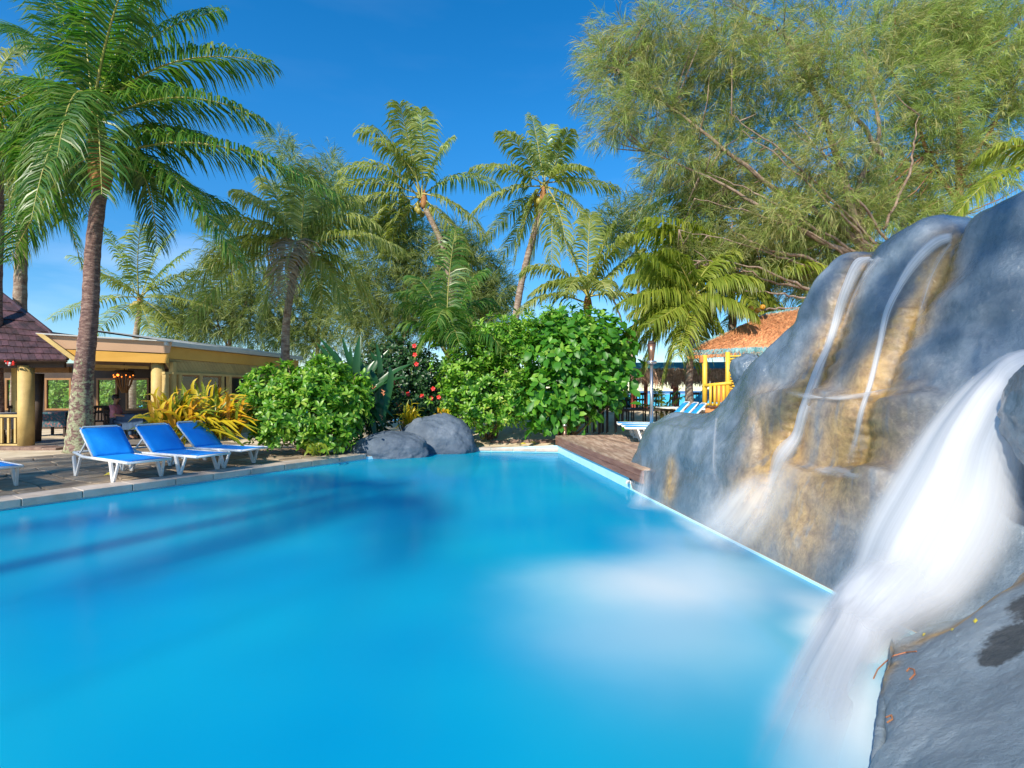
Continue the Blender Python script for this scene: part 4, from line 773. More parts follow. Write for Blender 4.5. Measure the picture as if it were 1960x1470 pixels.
# E
dE = 24
palm('wind blown tall coconut palm left of centre against the blue sky', [Vector((at(880, 860, dE).x, dE, 0)), at(868, 600, dE), at(850, 480, dE), at(812, 395, dE)], .17, pf(at(806, 380, dE), dE, [(740, 290, 650, 330), (740, 230, 690, 255), (780, 250, 765, 200), (810, 250, 805, 210), (830, 300, 862, 268), (880, 310, 952, 360), (890, 380, 925, 455), (860, 420, 895, 480), (730, 370, 655, 395), (740, 400, 690, 455), (700, 330, 640, 370), (790, 300, 720, 270), (760, 420, 740, 490)], seed=7, dj=2), 'frond_lite', 1.2, .6, 60, seed=7, wid=.07, nuts=8)
# F
dF = 22
palm('coconut palm heavy with green nuts right of centre against the sky', [Vector((at(960, 860, dF).x, dF, .3)), at(985, 620, dF), at(1005, 510, dF), at(1040, 385, dF)], .16, pf(at(1042, 365, dF), dF, [(970, 310, 905, 322), (1000, 270, 962, 252), (1030, 270, 1018, 222), (1070, 290, 1088, 250), (1090, 310, 1125, 322), (1110, 340, 1180, 360), (1100, 370, 1130, 440), (960, 350, 905, 408), (980, 390, 930, 460), (1010, 420, 960, 490), (1035, 430, 1010, 510), (1060, 420, 1055, 510), (1080, 400, 1085, 490), (1045, 280, 1050, 240), (1010, 380, 985, 500)], seed=8, dj=2), 'frond_lite', .95, .6, 60, seed=8, nuts=14, wid=.06)
# G
dG = 17
palm('short coconut palm rising out of the top of the broad leaved shrub', [Vector((at(1128, 860, dG).x, dG, .4)), at(1127, 700, dG), at(1126, 640, dG), at(1125, 595, dG)], .15, pf(at(1125, 580, dG), dG, [(1060, 490, 1000, 520), (1040, 540, 995, 600), (1090, 460, 1050, 410), (1125, 450, 1130, 408), (1160, 480, 1205, 450), (1180, 510, 1225, 480), (1200, 550, 1262, 590), (1150, 470, 1175, 430), (1070, 520, 1020, 560), (1110, 500, 1085, 560, -2), (1150, 510, 1160, 560, -2)], seed=9), 'frond_lite', .8, .55, 64, seed=9, wid=.05)
# H small palm
dH = 15
palm('young dark coconut palm without a trunk between the flowers and the shrub', [Vector((at(860, 860, dH).x, dH, .1)), at(860, 800, dH), at(860, 740, dH), at(860, 700, dH)], .10, pf(at(860, 700, dH), dH, [(830, 540, 765, 565), (800, 570, 760, 650), (850, 560, 872, 440), (890, 540, 945, 590), (830, 590, 790, 700), (880, 540, 925, 520), (835, 540, 790, 530), (920, 590, 960, 670), (860, 540, 835, 620, -1.6), (850, 560, 880, 660, -1.6), (810, 540, 770, 600, 1)], seed=10), 'frond_dark', .8, .55, 64, seed=10, wid=.045, heart=False)
# I, J, K right
dI = 15
palm('coconut palm with yellow green fronds hanging beside the steel torch', [at(1321, 795, dI), at(1319, 745, dI), at(1322, 670, dI), at(1332, 590, dI)], .115, pf(at(1332, 572, dI), dI, [(1280, 570, 1195, 640), (1270, 600, 1235, 700), (1300, 620, 1270, 730), (1270, 540, 1190, 580), (1250, 560, 1180, 690), (1290, 530, 1230, 490), (1390, 520, 1450, 540), (1360, 600, 1390, 680), (1300, 590, 1240, 620, -1.5), (1320, 590, 1300, 680, -1.5), (1280, 520, 1205, 530), (1310, 500, 1270, 480), (1350, 500, 1400, 480), (1380, 560, 1440, 600), (1300, 560, 1210, 600), (1340, 620, 1330, 700), (1290, 590, 1225, 660)], seed=11, dj=1), 'frond_yel', .95, .95, 72, seed=11, wid=.05)
dJ = 19
palm('large coconut palm crown behind the ironwood branches above the thatched hut', [Vector((at(1450, 860, dJ).x, dJ, .6)), at(1445, 640, dJ), at(1435, 520, dJ), at(1425, 450, dJ)], .16, pf(at(1425, 435, dJ), dJ, [(1330, 340, 1240, 400), (1350, 320, 1290, 345), (1320, 420, 1250, 500), (1370, 340, 1340, 310), (1360, 480, 1330, 590), (1440, 330, 1480, 330), (1500, 390, 1570, 430), (1400, 460, 1390, 570), (1480, 460, 1520, 540), (1300, 470, 1215, 545)], seed=12), 'frond', 1.1, .55, 64, seed=12, wid=.06)
dK = 15
palm('coconut palm with orange nuts just above the thatched hut roof', [Vector((at(1490, 860, dK).x, dK + 3, .6)), at(1490, 700, dK + 3), at(1480, 620, dK + 3), at(1470, 580, dK + 3)], .15, pf(at(1470, 560, dK + 3), dK + 3, [(1400, 520, 1340, 560), (1430, 480, 1400, 460), (1500, 480, 1530, 450), (1420, 570, 1380, 640), (1540, 520, 1600, 540), (1470, 470, 1470, 430)], seed=13), 'frond', .8, .6, 56, seed=13, wid=.05, nuts=0)
for i, (px, py) in enumerate(((1437, 590), (1450, 594), (1443, 600), (1460, 588))):
    bm = bmesh.new(); bmesh.ops.create_icosphere(bm, subdivisions=2, radius=.085); me = bpy.data.meshes.new('coconut'); bm.to_mesh(me); bm.free(); me.polygons.foreach_set('use_smooth', [True] * len(me.polygons))
    o_ = link('coconut', me, M['coconut'], bpy.data.objects['coconut_palm.%03d' % (len([q for q in bpy.data.objects if q.name.startswith('coconut_palm')]) - 1)], False); o_.location = at(px, py, 15.3)
palm('bright coconut palm crown filling the space left of the thatched hut ridge', [Vector((at(1405, 860, 17).x, 17, .6)), at(1403, 700, 17), at(1402, 620, 17), at(1400, 560, 17)], .15, pf(at(1400, 545, 17), 17, [(1320, 460, 1205, 500), (1330, 500, 1215, 570), (1350, 430, 1240, 420), (1390, 420, 1350, 380), (1460, 440, 1500, 400), (1480, 500, 1570, 510), (1360, 570, 1320, 650), (1330, 520, 1260, 620), (1440, 540, 1500, 600), (1500, 450, 1590, 450), (1300, 430, 1220, 450), (1420, 500, 1440, 590, -1), (1290, 470, 1200, 540), (1350, 590, 1290, 640), (1450, 580, 1490, 640), (1380, 460, 1300, 400), (1430, 430, 1450, 370)], seed=16), 'frond_yel', 1.25, .7, 72, seed=16, wid=.06)
palm('shady coconut palm crown between the hut roof and the crest of the rock wall', [Vector((at(1600, 860, 19).x, 19, .6)), at(1598, 700, 19), at(1594, 620, 19), at(1590, 520, 19)], .15, pf(at(1590, 500, 19), 19, [(1520, 420, 1440, 440), (1520, 460, 1450, 530), (1550, 400, 1500, 360), (1600, 390, 1600, 330), (1650, 420, 1700, 400), (1660, 460, 1740, 480), (1560, 520, 1530, 600), (1500, 500, 1430, 570), (1620, 500, 1650, 560)], seed=17), 'frond_dark', 1.2, .7, 60, seed=17, wid=.06)
palm('coconut palm at the top right whose yellow frond arches behind the rock crest', [Vector((at(2150, 860, 11).x, 11, 0)), at(2120, 600, 11), at(2090, 450, 11), at(2060, 330, 11)], .16, pf(at(2050, 320, 11), 11, [(1900, 300, 1822, 425, 0), (1960, 250, 1880, 300, .5), (2100, 200, 2200, 260), (2000, 380, 1940, 430, .3), (2150, 300, 2260, 400)], seed=14), 'frond_yel', .8, .5, 70, seed=14)
# palms that stand outside the picture on the viewer's side and throw the bands of shade on pool, loungers and rock
def offpalm(x, y, h, seed, label, n_=15, lean=(0, 0)):
    top = Vector((x + lean[0], y + lean[1], h)); rr_ = random.Random(seed); fr = []
    for i in range(n_):
        a_ = 6.283 * i / n_ + rr_.uniform(-.2, .2); e = rr_.uniform(-.2, 1.0); L0 = rr_.uniform(2.8, 3.6)
        d_ = Vector((math.cos(a_), math.sin(a_), 0)); fr.append((top, top + d_ * L0 * .5 + Vector((0, 0, .6 + e)), top + d_ * L0 + Vector((0, 0, e - 1.1))))
    palm(label, [Vector((x, y, 0)), Vector((x + lean[0] * .2, y + lean[1] * .2, h * .4)), Vector((x + lean[0] * .6, y + lean[1] * .6, h * .8)), top], .17, fr, 'frond', .85, .55, 56, seed=seed)
offpalm(-13.4, .6, 8.4, 21, 'coconut palm outside the left of the picture shading the loungers', 11)
offpalm(-15.6, -14.6, 18.5, 22, 'coconut palm behind the viewer on the left bank shading the pool', 7)
offpalm(1.5, -3.6, 7.9, 23, 'coconut palm behind the viewer shading the rock wall', 20, lean=(.3, .7))
# ------------------------------------------------------------------ leaf clouds
def leafverts(C, D, Nn, Ln, Wd, curl=.12, fold=.18):
    """leaves at C along D, face normal Nn"""
    Sd = np.cross(D, Nn); Sd /= np.linalg.norm(Sd, axis=1, keepdims=True) + 1e-9; Nn = np.cross(Sd, D)
    Ln = Ln[:, None]; Wd = Wd[:, None]
    b = C; c1 = C + D * Ln * .38 - Nn * Ln * .02; c2 = C + D * Ln * .75 - Nn * Ln * curl * .4; tp = C + D * Ln - Nn * Ln * curl
    l1 = c1 - Sd * Wd * .42 + Nn * Wd * fold; r1 = c1 + Sd * Wd * .42 + Nn * Wd * fold; l2 = c2 - Sd * Wd * .46 + Nn * Wd * fold * .8; r2 = c2 + Sd * Wd * .46 + Nn * Wd * fold * .8
    V_ = np.stack([b, l1, c1, r1, l2, c2, r2, tp], 1).reshape(-1, 3); i0 = (np.arange(len(C)) * 8)[:, None]
    q = np.concatenate([i0 + np.array([[1, 4, 5, 2]]), i0 + np.array([[2, 5, 6, 3]])]); t_ = np.concatenate([i0 + np.array([[0, 1, 2]]), i0 + np.array([[0, 2, 3]]), i0 + np.array([[4, 7, 5]]), i0 + np.array([[5, 7, 6]])])
    return V_, q, t_
def unit(a): return a / (np.linalg.norm(a, axis=1, keepdims=True) + 1e-9)
def blobpts(rng, blobs, n_, inner=.55):
    """blobs: (x,y,z,rx,ry,rz); points in the outer shell of the union, outward normals"""
    B_ = np.array(blobs, dtype=float); wt = B_[:, 3] * B_[:, 5] + B_[:, 3] * B_[:, 4]; wt /= wt.sum(); k = rng.choice(len(B_), n_, p=wt)
    u = unit(rng.normal(size=(n_, 3))); r = rng.uniform(inner ** 2, 1, n_) ** .5 * (1 + .17 * rng.normal(size=n_)); b = B_[k]
    P_ = b[:, :3] + u * b[:, 3:6] * r[:, None]; nn = unit(u / b[:, 3:6]); return P_, nn
def rosettes(name, blobs, n_, per, ln, wd, mat, parent, seed, kind='stuff', zmin=.1):
    rng = np.random.default_rng(seed); P_, nn = blobpts(rng, blobs, n_); ok = P_[:, 2] > zmin; P_, nn = P_[ok], nn[ok]; n_ = len(P_)
    ax_ = unit(nn + np.array([0, -.15, .55]) + rng.normal(0, .35, (n_, 3)))
    a = unit(np.cross(ax_, rng.normal(size=(n_, 3)))); b = np.cross(ax_, a)
    ang = np.arange(per) * 2.399 ; C = []; D = []; Nn = []
    for k in range(per):
        t_ = ang[k] + rng.uniform(-.3, .3, n_); rad = a * np.cos(t_)[:, None] + b * np.sin(t_)[:, None]; lift = .15 + .95 * k / per
        d_ = unit(rad + ax_ * (lift + rng.uniform(-.15, .15, n_))[:, None]); C.append(P_ - ax_ * (.05 * (1 - k / per)) + rad * .012); D.append(d_); Nn.append(unit(ax_ - rad * .4))
    C = np.concatenate(C); D = np.concatenate(D); Nn = np.concatenate(Nn); m_ = len(C)
    V_, q, t_ = leafverts(C, D, Nn, ln * rng.uniform(.7, 1.15, m_), wd * rng.uniform(.8, 1.15, m_), .2)
    return link(name, npmesh(name, V_, [q, t_], mat, smooth=False), None, parent, kind=kind)
def stems(parent, base, blobs, n_, seed, r=.02, mat='stem'):
    rr_ = random.Random(seed); mb = MB()
    for i in range(n_):
        b = rr_.choice(blobs); e = Vector(b[:3]) + Vector((rr_.uniform(-.5, .5) * b[3], rr_.uniform(-.5, .5) * b[4], rr_.uniform(-.3, .6) * b[5])); s_ = Vector(base) + Vector((rr_.uniform(-.25, .25), rr_.uniform(-.2, .2), 0))
        mid = s_.lerp(e, .5) + Vector((rr_.uniform(-.15, .15), rr_.uniform(-.15, .15), -.05)); mb.tube([s_, mid, e], [r, r * .7, r * .35], 5)
    mb.build('stem', M[mat], parent, True)
def eb(px, py, d, rpx, rpy, ry=None):
    p = at(px, py, d); return (p.x, p.y, p.z, rpx * d / 1000, ry or rpx * d / 1000 * .8, rpy * d / 1000)
def leafobjs(parent, blobs, n_, ln, wd, mat, seed, zmin=.15, face=True):
    """the biggest nearest leaves, each a part of its own, from three shared leaf meshes"""
    rng = np.random.default_rng(seed); meshes = []
    for k in range(3):
        V_, q, t_ = leafverts(np.zeros((1, 3)), np.array([[0, 1., 0]]), np.array([[0, 0, 1.]]), np.array([1.]), np.array([wd / ln * (1 + .12 * (k - 1))]), .18 + .1 * k, .12); meshes.append(npmesh('leaf', V_, [q, t_], mat))
    P_, nn = blobpts(rng, blobs, n_ * 6, .95); cf = (nn[:, 1] < -.05) & (P_[:, 2] > zmin); P_, nn = P_[cf][:n_], nn[cf][:n_]
    for p, q in zip(P_, nn):
        y_ = Vector(q) * .55 + Vector((rng.uniform(-.9, .9), rng.uniform(-.4, .2), rng.uniform(-.9, .3))); y_.normalize(); z_ = Vector((-.2, -.5, .9)) + Vector(rng.normal(0, .3, 3)); x_ = y_.cross(z_).normalized(); z_ = x_.cross(y_)
        o_ = link('leaf', meshes[rng.integers(3)], None, parent); s_ = ln * rng.uniform(.75, 1.2)
        o_.matrix_basis = Matrix.Translation(Vector(p)) @ Matrix((x_, y_, z_)).transposed().to_4x4() @ Matrix.Scale(s_, 4)
# left shrub in front of the restaurant
sA = thing('glossy_shrub', 'bright green glossy shrub beside the farthest left lounger', 'shrub', (-4.2, 11.7, .08))
bl = [eb(530, 762, 12, 58, 46), eb(615, 745, 12.3, 72, 42), eb(590, 790, 11.9, 95, 62), eb(520, 810, 11.7, 45, 38), eb(650, 780, 12.3, 60, 60), eb(550, 726, 12.4, 42, 20), eb(620, 712, 12.6, 50, 24), eb(500, 770, 11.8, 35, 35), eb(625, 835, 11.8, 55, 30), eb(515, 838, 11.5, 28, 22), eb(488, 722, 12, 18, 18), eb(548, 706, 12.3, 16, 12), eb(615, 690, 12.3, 20, 12), eb(480, 735, 11.8, 16, 12), eb(690, 730, 12.3, 20, 20), eb(515, 712, 12, 16, 14)]
rosettes('foliage', bl, 1250, 8, .16, .07, M['naupaka'], sA, 31); stems(sA, (-4.45, 11.9, .08), bl, 26, 5); leafobjs(sA, bl, 160, .15, .07, M['naupaka'], 32)
# centre shrub (small leaves)
sB = thing('glossy_shrub', 'large small leaved green shrub between the grey boulder and the broad leaved bush', 'shrub', (-.6, 14.5, .1))
bl = [eb(900, 700, 14.3, 65, 60), eb(960, 650, 14.8, 70, 50), eb(940, 740, 14.2, 85, 60), eb(880, 760, 14, 45, 45), eb(990, 700, 14.5, 60, 70), eb(930, 790, 13.9, 55, 35), eb(1000, 780, 14.1, 50, 40), eb(1010, 640, 15, 60, 45), eb(1080, 620, 15.4, 70, 38), eb(870, 720, 14.4, 35, 35)]
rosettes('foliage', bl, 1800, 8, .155, .066, M['naupaka'], sB, 33); stems(sB, (-.6, 14.6, .2), bl, 26, 6); leafobjs(sB, bl, 140, .15, .07, M['naupaka'], 34)
# broad leaved shrub
sC = thing('broad_leaved_shrub', 'big dark green shrub with large drooping leaves beside the timber deck', 'shrub', (1.4, 14.3, .3))
bl = [eb(1090, 690, 14.2, 75, 60), eb(1150, 680, 14.4, 60, 65), eb(1110, 640, 14.8, 80, 45), eb(1060, 750, 13.9, 60, 50), eb(1120, 750, 13.9, 60, 50), eb(1170, 740, 14.1, 38, 55), eb(1050, 680, 14.2, 50, 60), eb(1180, 660, 14.7, 40, 50), eb(1040, 800, 13.8, 35, 30), eb(1095, 790, 13.8, 45, 28)]
rosettes('foliage', bl, 620, 5, .26, .15, M['noni'], sC, 35); stems(sC, (1.5, 14.4, .3), bl, 22, 7, .03); leafobjs(sC, bl, 290, .30, .17, M['noni'], 36, .3)
# dark hedge with hibiscus behind the boulders
sD = thing('hibiscus_bush', 'dark leaved hibiscus bush with red flowers behind the grey boulders', 'shrub', (-2.6, 14.5, .1))
bl = [eb(800, 720, 15, 60, 50), eb(760, 680, 15.4, 55, 40), eb(830, 760, 14.8, 40, 40), eb(720, 730, 15, 45, 50), eb(780, 780, 14.6, 60, 35), eb(700, 800, 14.3, 40, 40)]
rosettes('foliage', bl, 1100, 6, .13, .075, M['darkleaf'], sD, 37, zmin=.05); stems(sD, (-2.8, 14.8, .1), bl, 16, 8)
for i, (px, py) in enumerate(((793, 662), (794, 679), (752, 733), (829, 744), (840, 760), (781, 754), (808, 758), (760, 775), (797, 697), (825, 762), (707, 735))):
    mb = MB(); c = at(px, py, 14.0 - .05 * (i % 3))
    for k in range(5):
        a_ = k * 1.2566 + i; v1 = Vector((math.cos(a_), -.35, math.sin(a_))) * .062; s_ = Vector((-math.sin(a_), 0, math.cos(a_))) * .034
        mb.add([c, c + v1 * .6 + s_, c + v1 * 1.1 + Vector((0, .02, 0)), c + v1 * .6 - s_], [(0, 1, 2), (0, 2, 3)])
    mb.tube([c, c + Vector((.02, -.10, .01))], [.008, .004], 5); mb.build('flower', M['flower'], sD)
# paddle leaved plants
def bigleaf(parent, base, tip, mid, wd, mat, nseg=9, name='leaf'):
    P = catmull(np.array([tuple(base), tuple(mid), tuple(tip)]), nseg); vs = []; fs = []
    for i, p in enumerate(P):
        f = i / (nseg - 1); p = Vector(p); t_ = Vector(P[min(i + 1, nseg - 1)]) - Vector(P[max(i - 1, 0)]); t_.normalize(); sd = t_.cross(Vector((.25, -.55, .8))).normalized(); up = sd.cross(t_)
        w_ = wd * max(.06, math.sin(math.pi * min(1, max(0, (f - .12) / .88)) ** .8)) if f > .12 else wd * .07
        if f > .98: w_ = .004
        vs += [p - sd * w_ / 2 + up * w_ * .16, p, p + sd * w_ / 2 + up * w_ * .16]
    for i in range(nseg - 1):
        a = i * 3; fs += [(a, a + 1, a + 4, a + 3), (a + 1, a + 2, a + 5, a + 4)]
    return MB().add(vs, fs).build(name, mat, parent, True)
pl = thing('paddle_leaf_plant', 'tall dark green plant with long paddle shaped leaves right of the glossy shrub', 'plant', (-4.0, 13.4, .1))
rr_ = random.Random(3)
for (tx, ty, w_) in ((610, 645, .26), (640, 670, .24), (690, 640, .26), (665, 690, .26), (720, 655, .2), (745, 668, .22), (790, 695, .28), (735, 730, .24), (700, 700, .24), (760, 710, .2), (655, 730, .24), (625, 700, .22), (710, 760, .24), (745, 760, .22), (690, 745, .2), (670, 660, .2), (605, 655, .24), (628, 690, .26), (655, 645, .2), (675, 700, .26), (705, 668, .24), (780, 720, .24), (718, 690, .26), (745, 700, .22), (600, 720, .2), (690, 690, .28)):
    d = 13.3 + rr_.uniform(-.4, .4); b = at(695 + rr_.uniform(-35, 45), 830, d); t_ = at(tx, ty, d + rr_.uniform(-.4, .1)); m_ = b.lerp(t_, .55) + Vector((0, -.1, .22)); bigleaf(pl, b, t_, m_ + Vector((rr_.uniform(-.15, .15), 0, .1)), w_ * .72, M['paddle'])
for (tx, ty) in ((648, 860), (690, 850), (735, 820), (720, 850), (668, 830), (755, 800), (700, 790), (650, 790)):
    b = at(700 + rr_.uniform(-20, 20), 790, 13.2); t_ = at(tx, ty, 12.9); m_ = b.lerp(t_, .5) + Vector((0, -.1, .25)); bigleaf(pl, b, t_, m_, .15, M['paddle'])
for (px, py) in ((716, 743), (734, 752), (730, 800), (695, 735), (706, 770)):
    c = at(px, py, 13.0); mb = MB()
    for k in range(4): mb.tube([c + Vector((0, 0, -.06 + k * .035)), c + Vector((.05 * (-1) ** k, -.03, -.02 + k * .035))], [.018, .004], 5)
    mb.build('bract', M['petal_or'], pl)
# yellow plants
def strap_plant(name, label, base, tips, mats, seed, wd=.07, grp=None):
    t_ = thing(name, label, 'plant', base, 0, grp); rr_ = random.Random(seed)
    for (tx, ty, td) in tips:
        sp_ = .34 if len(tips) > 40 and wd > .05 else .12; b = Vector(base) + Vector((rr_.uniform(-sp_, sp_), rr_.uniform(-sp_, sp_) * .5, .02)); tp = at(tx, ty, td); L0 = (tp - b).length
        m_ = b.lerp(tp, .5) + Vector((rr_.uniform(-.1, .1), rr_.uniform(-.1, .1), .2 * L0 + rr_.uniform(-.02, .16))); bigleaf(t_, b, tp, m_, wd * rr_.uniform(.7, 1.2), M[rr_.choice(mats)], 8)
    return t_
rr_ = random.Random(12)
def fan(cx, cy, rx, ry, d, n_, lo=-20, hi=200):
    o_ = []
    for i in range(n_):
        a_ = math.radians(rr_.uniform(lo, hi)); k = rr_.uniform(.35, 1.05); o_.append((cx + math.cos(a_) * rx * k, cy - math.sin(a_) * ry * k, d + rr_.uniform(-.5, .3)))
    return o_
strap_plant('yellow_strap_plant', 'yellow striped strap leaved plant behind the second and third lounger', at(335, 842, 10.9), fan(335, 812, 92, 78, 10.9, 120), ['croton_y', 'croton_y', 'croton_g', 'croton_o'], 1, .075, 'yellow strap leaved plants')
strap_plant('yellow_strap_plant', 'orange yellow strap leaved plant between the farthest lounger and the green shrub', at(425, 845, 11.3), fan(425, 812, 82, 66, 11.3, 110), ['croton_y', 'croton_o', 'croton_g', 'croton_y'], 2, .075, 'yellow strap leaved plants')
strap_plant('yellow_strap_plant', 'upright olive and yellow strap leaved plant rising in front of the restaurant windows', at(395, 840, 12.3), fan(400, 800, 95, 78, 12.2, 80, 15, 165), ['croton_y', 'croton_g', 'croton_g', 'croton_o'], 3, .075, 'yellow strap leaved plants')
strap_plant('yellow_strap_plant', 'low yellow strap leaved plant with hanging tips beside the third lounger back', at(380, 850, 10.9), fan(395, 850, 85, 46, 10.8, 60, -25, 205), ['croton_g', 'croton_y'], 4, .07, 'yellow strap leaved plants')
strap_plant('yellow_strap_plant', 'small bright yellow grassy plant between the two grey boulders', at(785, 825, 13.6), fan(785, 808, 34, 48, 13.4, 60), ['croton_y', 'croton_y', 'croton_g'], 5, .035, 'yellow strap leaved plants')
strap_plant('yellow_strap_plant', 'small orange leaved plant behind the right end of the taller boulder', at(850, 812, 13.7), fan(850, 800, 22, 24, 13.6, 14), ['croton_o', 'croton_y'], 6, .07, 'yellow strap leaved plants')
strap_plant('low_green_plant', 'small green plant with broad strap leaves at the foot of the glossy shrub', at(605, 875, 10.9), fan(605, 868, 28, 22, 10.8, 16), ['croton_g'], 7, .06)
strap_plant('low_green_plant', 'low green strap leaved tuft right of the taller boulder', at(925, 842, 13.8), fan(925, 825, 16, 28, 13.7, 12), ['croton_g'], 8, .06)
# ------------------------------------------------------------------ ironwood trees
def needles(rng, C, D, ln, wd):
    n_ = len(C); Z = np.array([0, 0, 1.]); D2 = unit(D - Z * rng.uniform(.2, .9, (n_, 1))); s_ = unit(np.cross(D, rng.normal(size=(n_, 3)))) * wd[:, None] * .5
    L0 = ln[:, None]; p1 = C + D * L0 * .5; p2 = p1 + D2 * L0 * .5; V_ = np.stack([C - s_ * .6, C + s_ * .6, p1 + s_, p1 - s_, p2], 1).reshape(-1, 3); i0 = (np.arange(n_) * 5)[:, None]
    return V_, i0 + np.array([[0, 1, 2, 3]]), i0 + np.array([[3, 2, 4]])
def ironwood(label, base, limbs, blobs, n_tuft, per, ln, wd, mat, seed, droop=.5, bark='branch', lr=.09, spread=.8, wind=(-.5, 0, 0), inner=.0, extra=None, twn=1.0):
    t_ = thing('ironwood_tree', label, 'tree', base, 0, 'ironwood trees'); rng = np.random.default_rng(seed); rr_ = random.Random(seed)
    for i, lm in enumerate(limbs):
        P = catmull(np.array([tuple(p) for p in lm[:-1]]), 20); P[1:-1] += rng.normal(0, .025, (18, 3)); r_ = lm[-1]; mb = MB(); mb.tube(P, [r_ * (1 - .8 * k / 19) for k in range(20)], 8); mb.build('trunk' if i == 0 else 'limb', M[bark], t_, True)
    # twigs: from the limbs into the leaf masses
    tw = MB(); allp = [Vector(p) for lm in limbs for p in catmull(np.array([tuple(q) for q in lm[:-1]]), 12)[3:]]
    for b in blobs:
        for k in range(max(2, int(4 * twn))):
            e = Vector(b[:3]) + Vector((rr_.uniform(-.9, .9) * b[3], rr_.uniform(-.9, .9) * b[4], rr_.uniform(-.8, .9) * b[5])); s_ = min(allp, key=lambda q: (q - e).length + rr_.uniform(0, .5))
            m_ = s_.lerp(e, .5) + Vector((rr_.uniform(-.1, .1), rr_.uniform(-.1, .1), -.04 * (e - s_).length)); tw.tube([s_, m_, e], [.016 * lr / .09, .010 * lr / .09, .003], 5)
    tw.build('twigs', M[bark], t_, True, kind='stuff')
    P_, nn = blobpts(rng, blobs, n_tuft, inner)
    for ms, frac in ((mat, 1.0),) if extra is None else ((mat, .62), (extra, .38)):
        sel = rng.random(len(P_)) < frac; C0 = P_[sel]; N0 = nn[sel]; k = len(C0); ax_ = unit(N0 * .7 + np.array(wind) + rng.normal(0, .55, (k, 3)))
        C = np.repeat(C0, per, 0) + np.repeat(ax_, per, 0) * (rng.uniform(0, 1, (k * per, 1)) * ln * .9); D = unit(np.repeat(ax_, per, 0) + rng.normal(0, spread * .45, (k * per, 3)) - np.array([0, 0, droop * .5]))
        V_, q, tr_ = needles(rng, C, D, ln * rng.uniform(.6, 1.2, len(C)), wd * rng.uniform(.7, 1.3, len(C))); link('foliage', npmesh('foliage', V_, [q, tr_], M[ms]), None, t_, kind='stuff')
    return t_
# the big one at the right
dT = 16.5
lim = [[Vector((at(1690, 860, dT).x, dT, .2)), at(1690, 640, dT), at(1650, 470, dT), at(1570, 200, dT), at(1500, 60, dT), .13],
       [at(1660, 480, dT), at(1560, 400, 16.3), at(1440, 330, 16.0), at(1330, 240, 16.0), at(1180, 130, 16.0), .07],
       [at(1665, 500, dT), at(1590, 470, 16.0), at(1480, 410, 15.7), at(1380, 350, 15.7), at(1240, 290, 15.7), .06],
       [at(1680, 520, dT), at(1640, 380, 16.8), at(1680, 250, 17.3), at(1650, 90, 17.6), .08],
       [at(1690, 300, 17.3), at(1600, 180, 16.8), at(1540, 110, 16.6), at(1480, 40, 16.6), .05],
       [at(1660, 560, dT), at(1560, 500, 15.7), at(1480, 480, 15.5), at(1400, 440, 15.4), .045],
       [at(1640, 600, dT), at(1560, 560, 15.7), at(1470, 520, 15.2), at(1380, 500, 15.2), .04]]
TB = [(1170, 150, 60, 45), (1150, 110, 35, 25), (1240, 120, 70, 45), (1230, 200, 70, 45), (1310, 140, 80, 50), (1300, 240, 85, 50), (1180, 240, 35, 14), (1380, 100, 80, 50), (1390, 200, 80, 60), (1370, 290, 80, 50), (1290, 300, 60, 35), (1470, 130, 80, 60), (1480, 260, 80, 60), (1550, 170, 70, 70), (1570, 300, 80, 60), (1460, 360, 80, 45), (1380, 370, 70, 40), (1560, 400, 70, 45), (1640, 200, 70, 70), (1640, 340, 70, 60), (1330, 420, 60, 28), (1480, 430, 80, 34), (1420, 500, 80, 28), (1540, 480, 60, 34), (1320, 490, 50, 18), (1250, 60, 90, 40), (1400, 30, 100, 50), (1550, 60, 100, 50), (1600, 110, 70, 50)]
tb = [eb(a, b, 16.3 + .8 * math.sin(i * 1.7), c, d_, 1.2) for i, (a, b, c, d_) in enumerate(TB)]
for (x0, y0, x1, y1, x2, y2) in ((1660, 520, 1560, 450, 1330, 380), (1655, 540, 1520, 500, 1300, 440), (1650, 560, 1500, 545, 1340, 500), (1670, 480, 1600, 400, 1420, 250), (1680, 470, 1560, 350, 1400, 220), (1700, 460, 1640, 380, 1560, 280), (1650, 570, 1540, 570, 1400, 560), (1690, 440, 1740, 330, 1760, 220), (1665, 500, 1500, 400, 1350, 330), (1640, 590, 1500, 590, 1420, 610)):
    lim.append([at(x0, y0, 16.2), at(x1, y1, 15.6), at((x1 + x2) / 2, (y1 + y2) / 2 - 6, 15.4), at(x2, y2, 15.3), .028])
tb += [eb(a, b, 16.9, c, d_, 1.0) for (a, b, c, d_) in ((1600, 450, 50, 30), (1660, 430, 50, 30), (1560, 540, 40, 26), (1620, 500, 40, 24), (1500, 540, 50, 22), (1260, 380, 40, 22), (1340, 360, 50, 30), (1300, 540, 45, 12))]
ironwood('big feathery ironwood tree leaning left over the rock wall at the top right', lim[0][0], [l_[:-1] + [l_[-1] * 1.6] for l_ in lim], tb, 8000, 13, .46, .012, 'needle', 51, extra='needle_bright', twn=2, lr=.14, wind=(-.45, 0, .15))
lim = [[Vector((at(1850, 860, 17.6).x, 17.6, .2)), at(1838, 500, 17.6), at(1836, 330, 17.6), at(1830, 150, 17.6), at(1820, 20, 17.6), .12], [at(1838, 400, 17.6), at(1780, 300, 17.6), at(1740, 200, 17.6), at(1700, 120, 17.6), .05], [at(1838, 340, 17.6), at(1890, 260, 17.6), at(1930, 180, 17.6), at(1980, 90, 17.6), .05]]
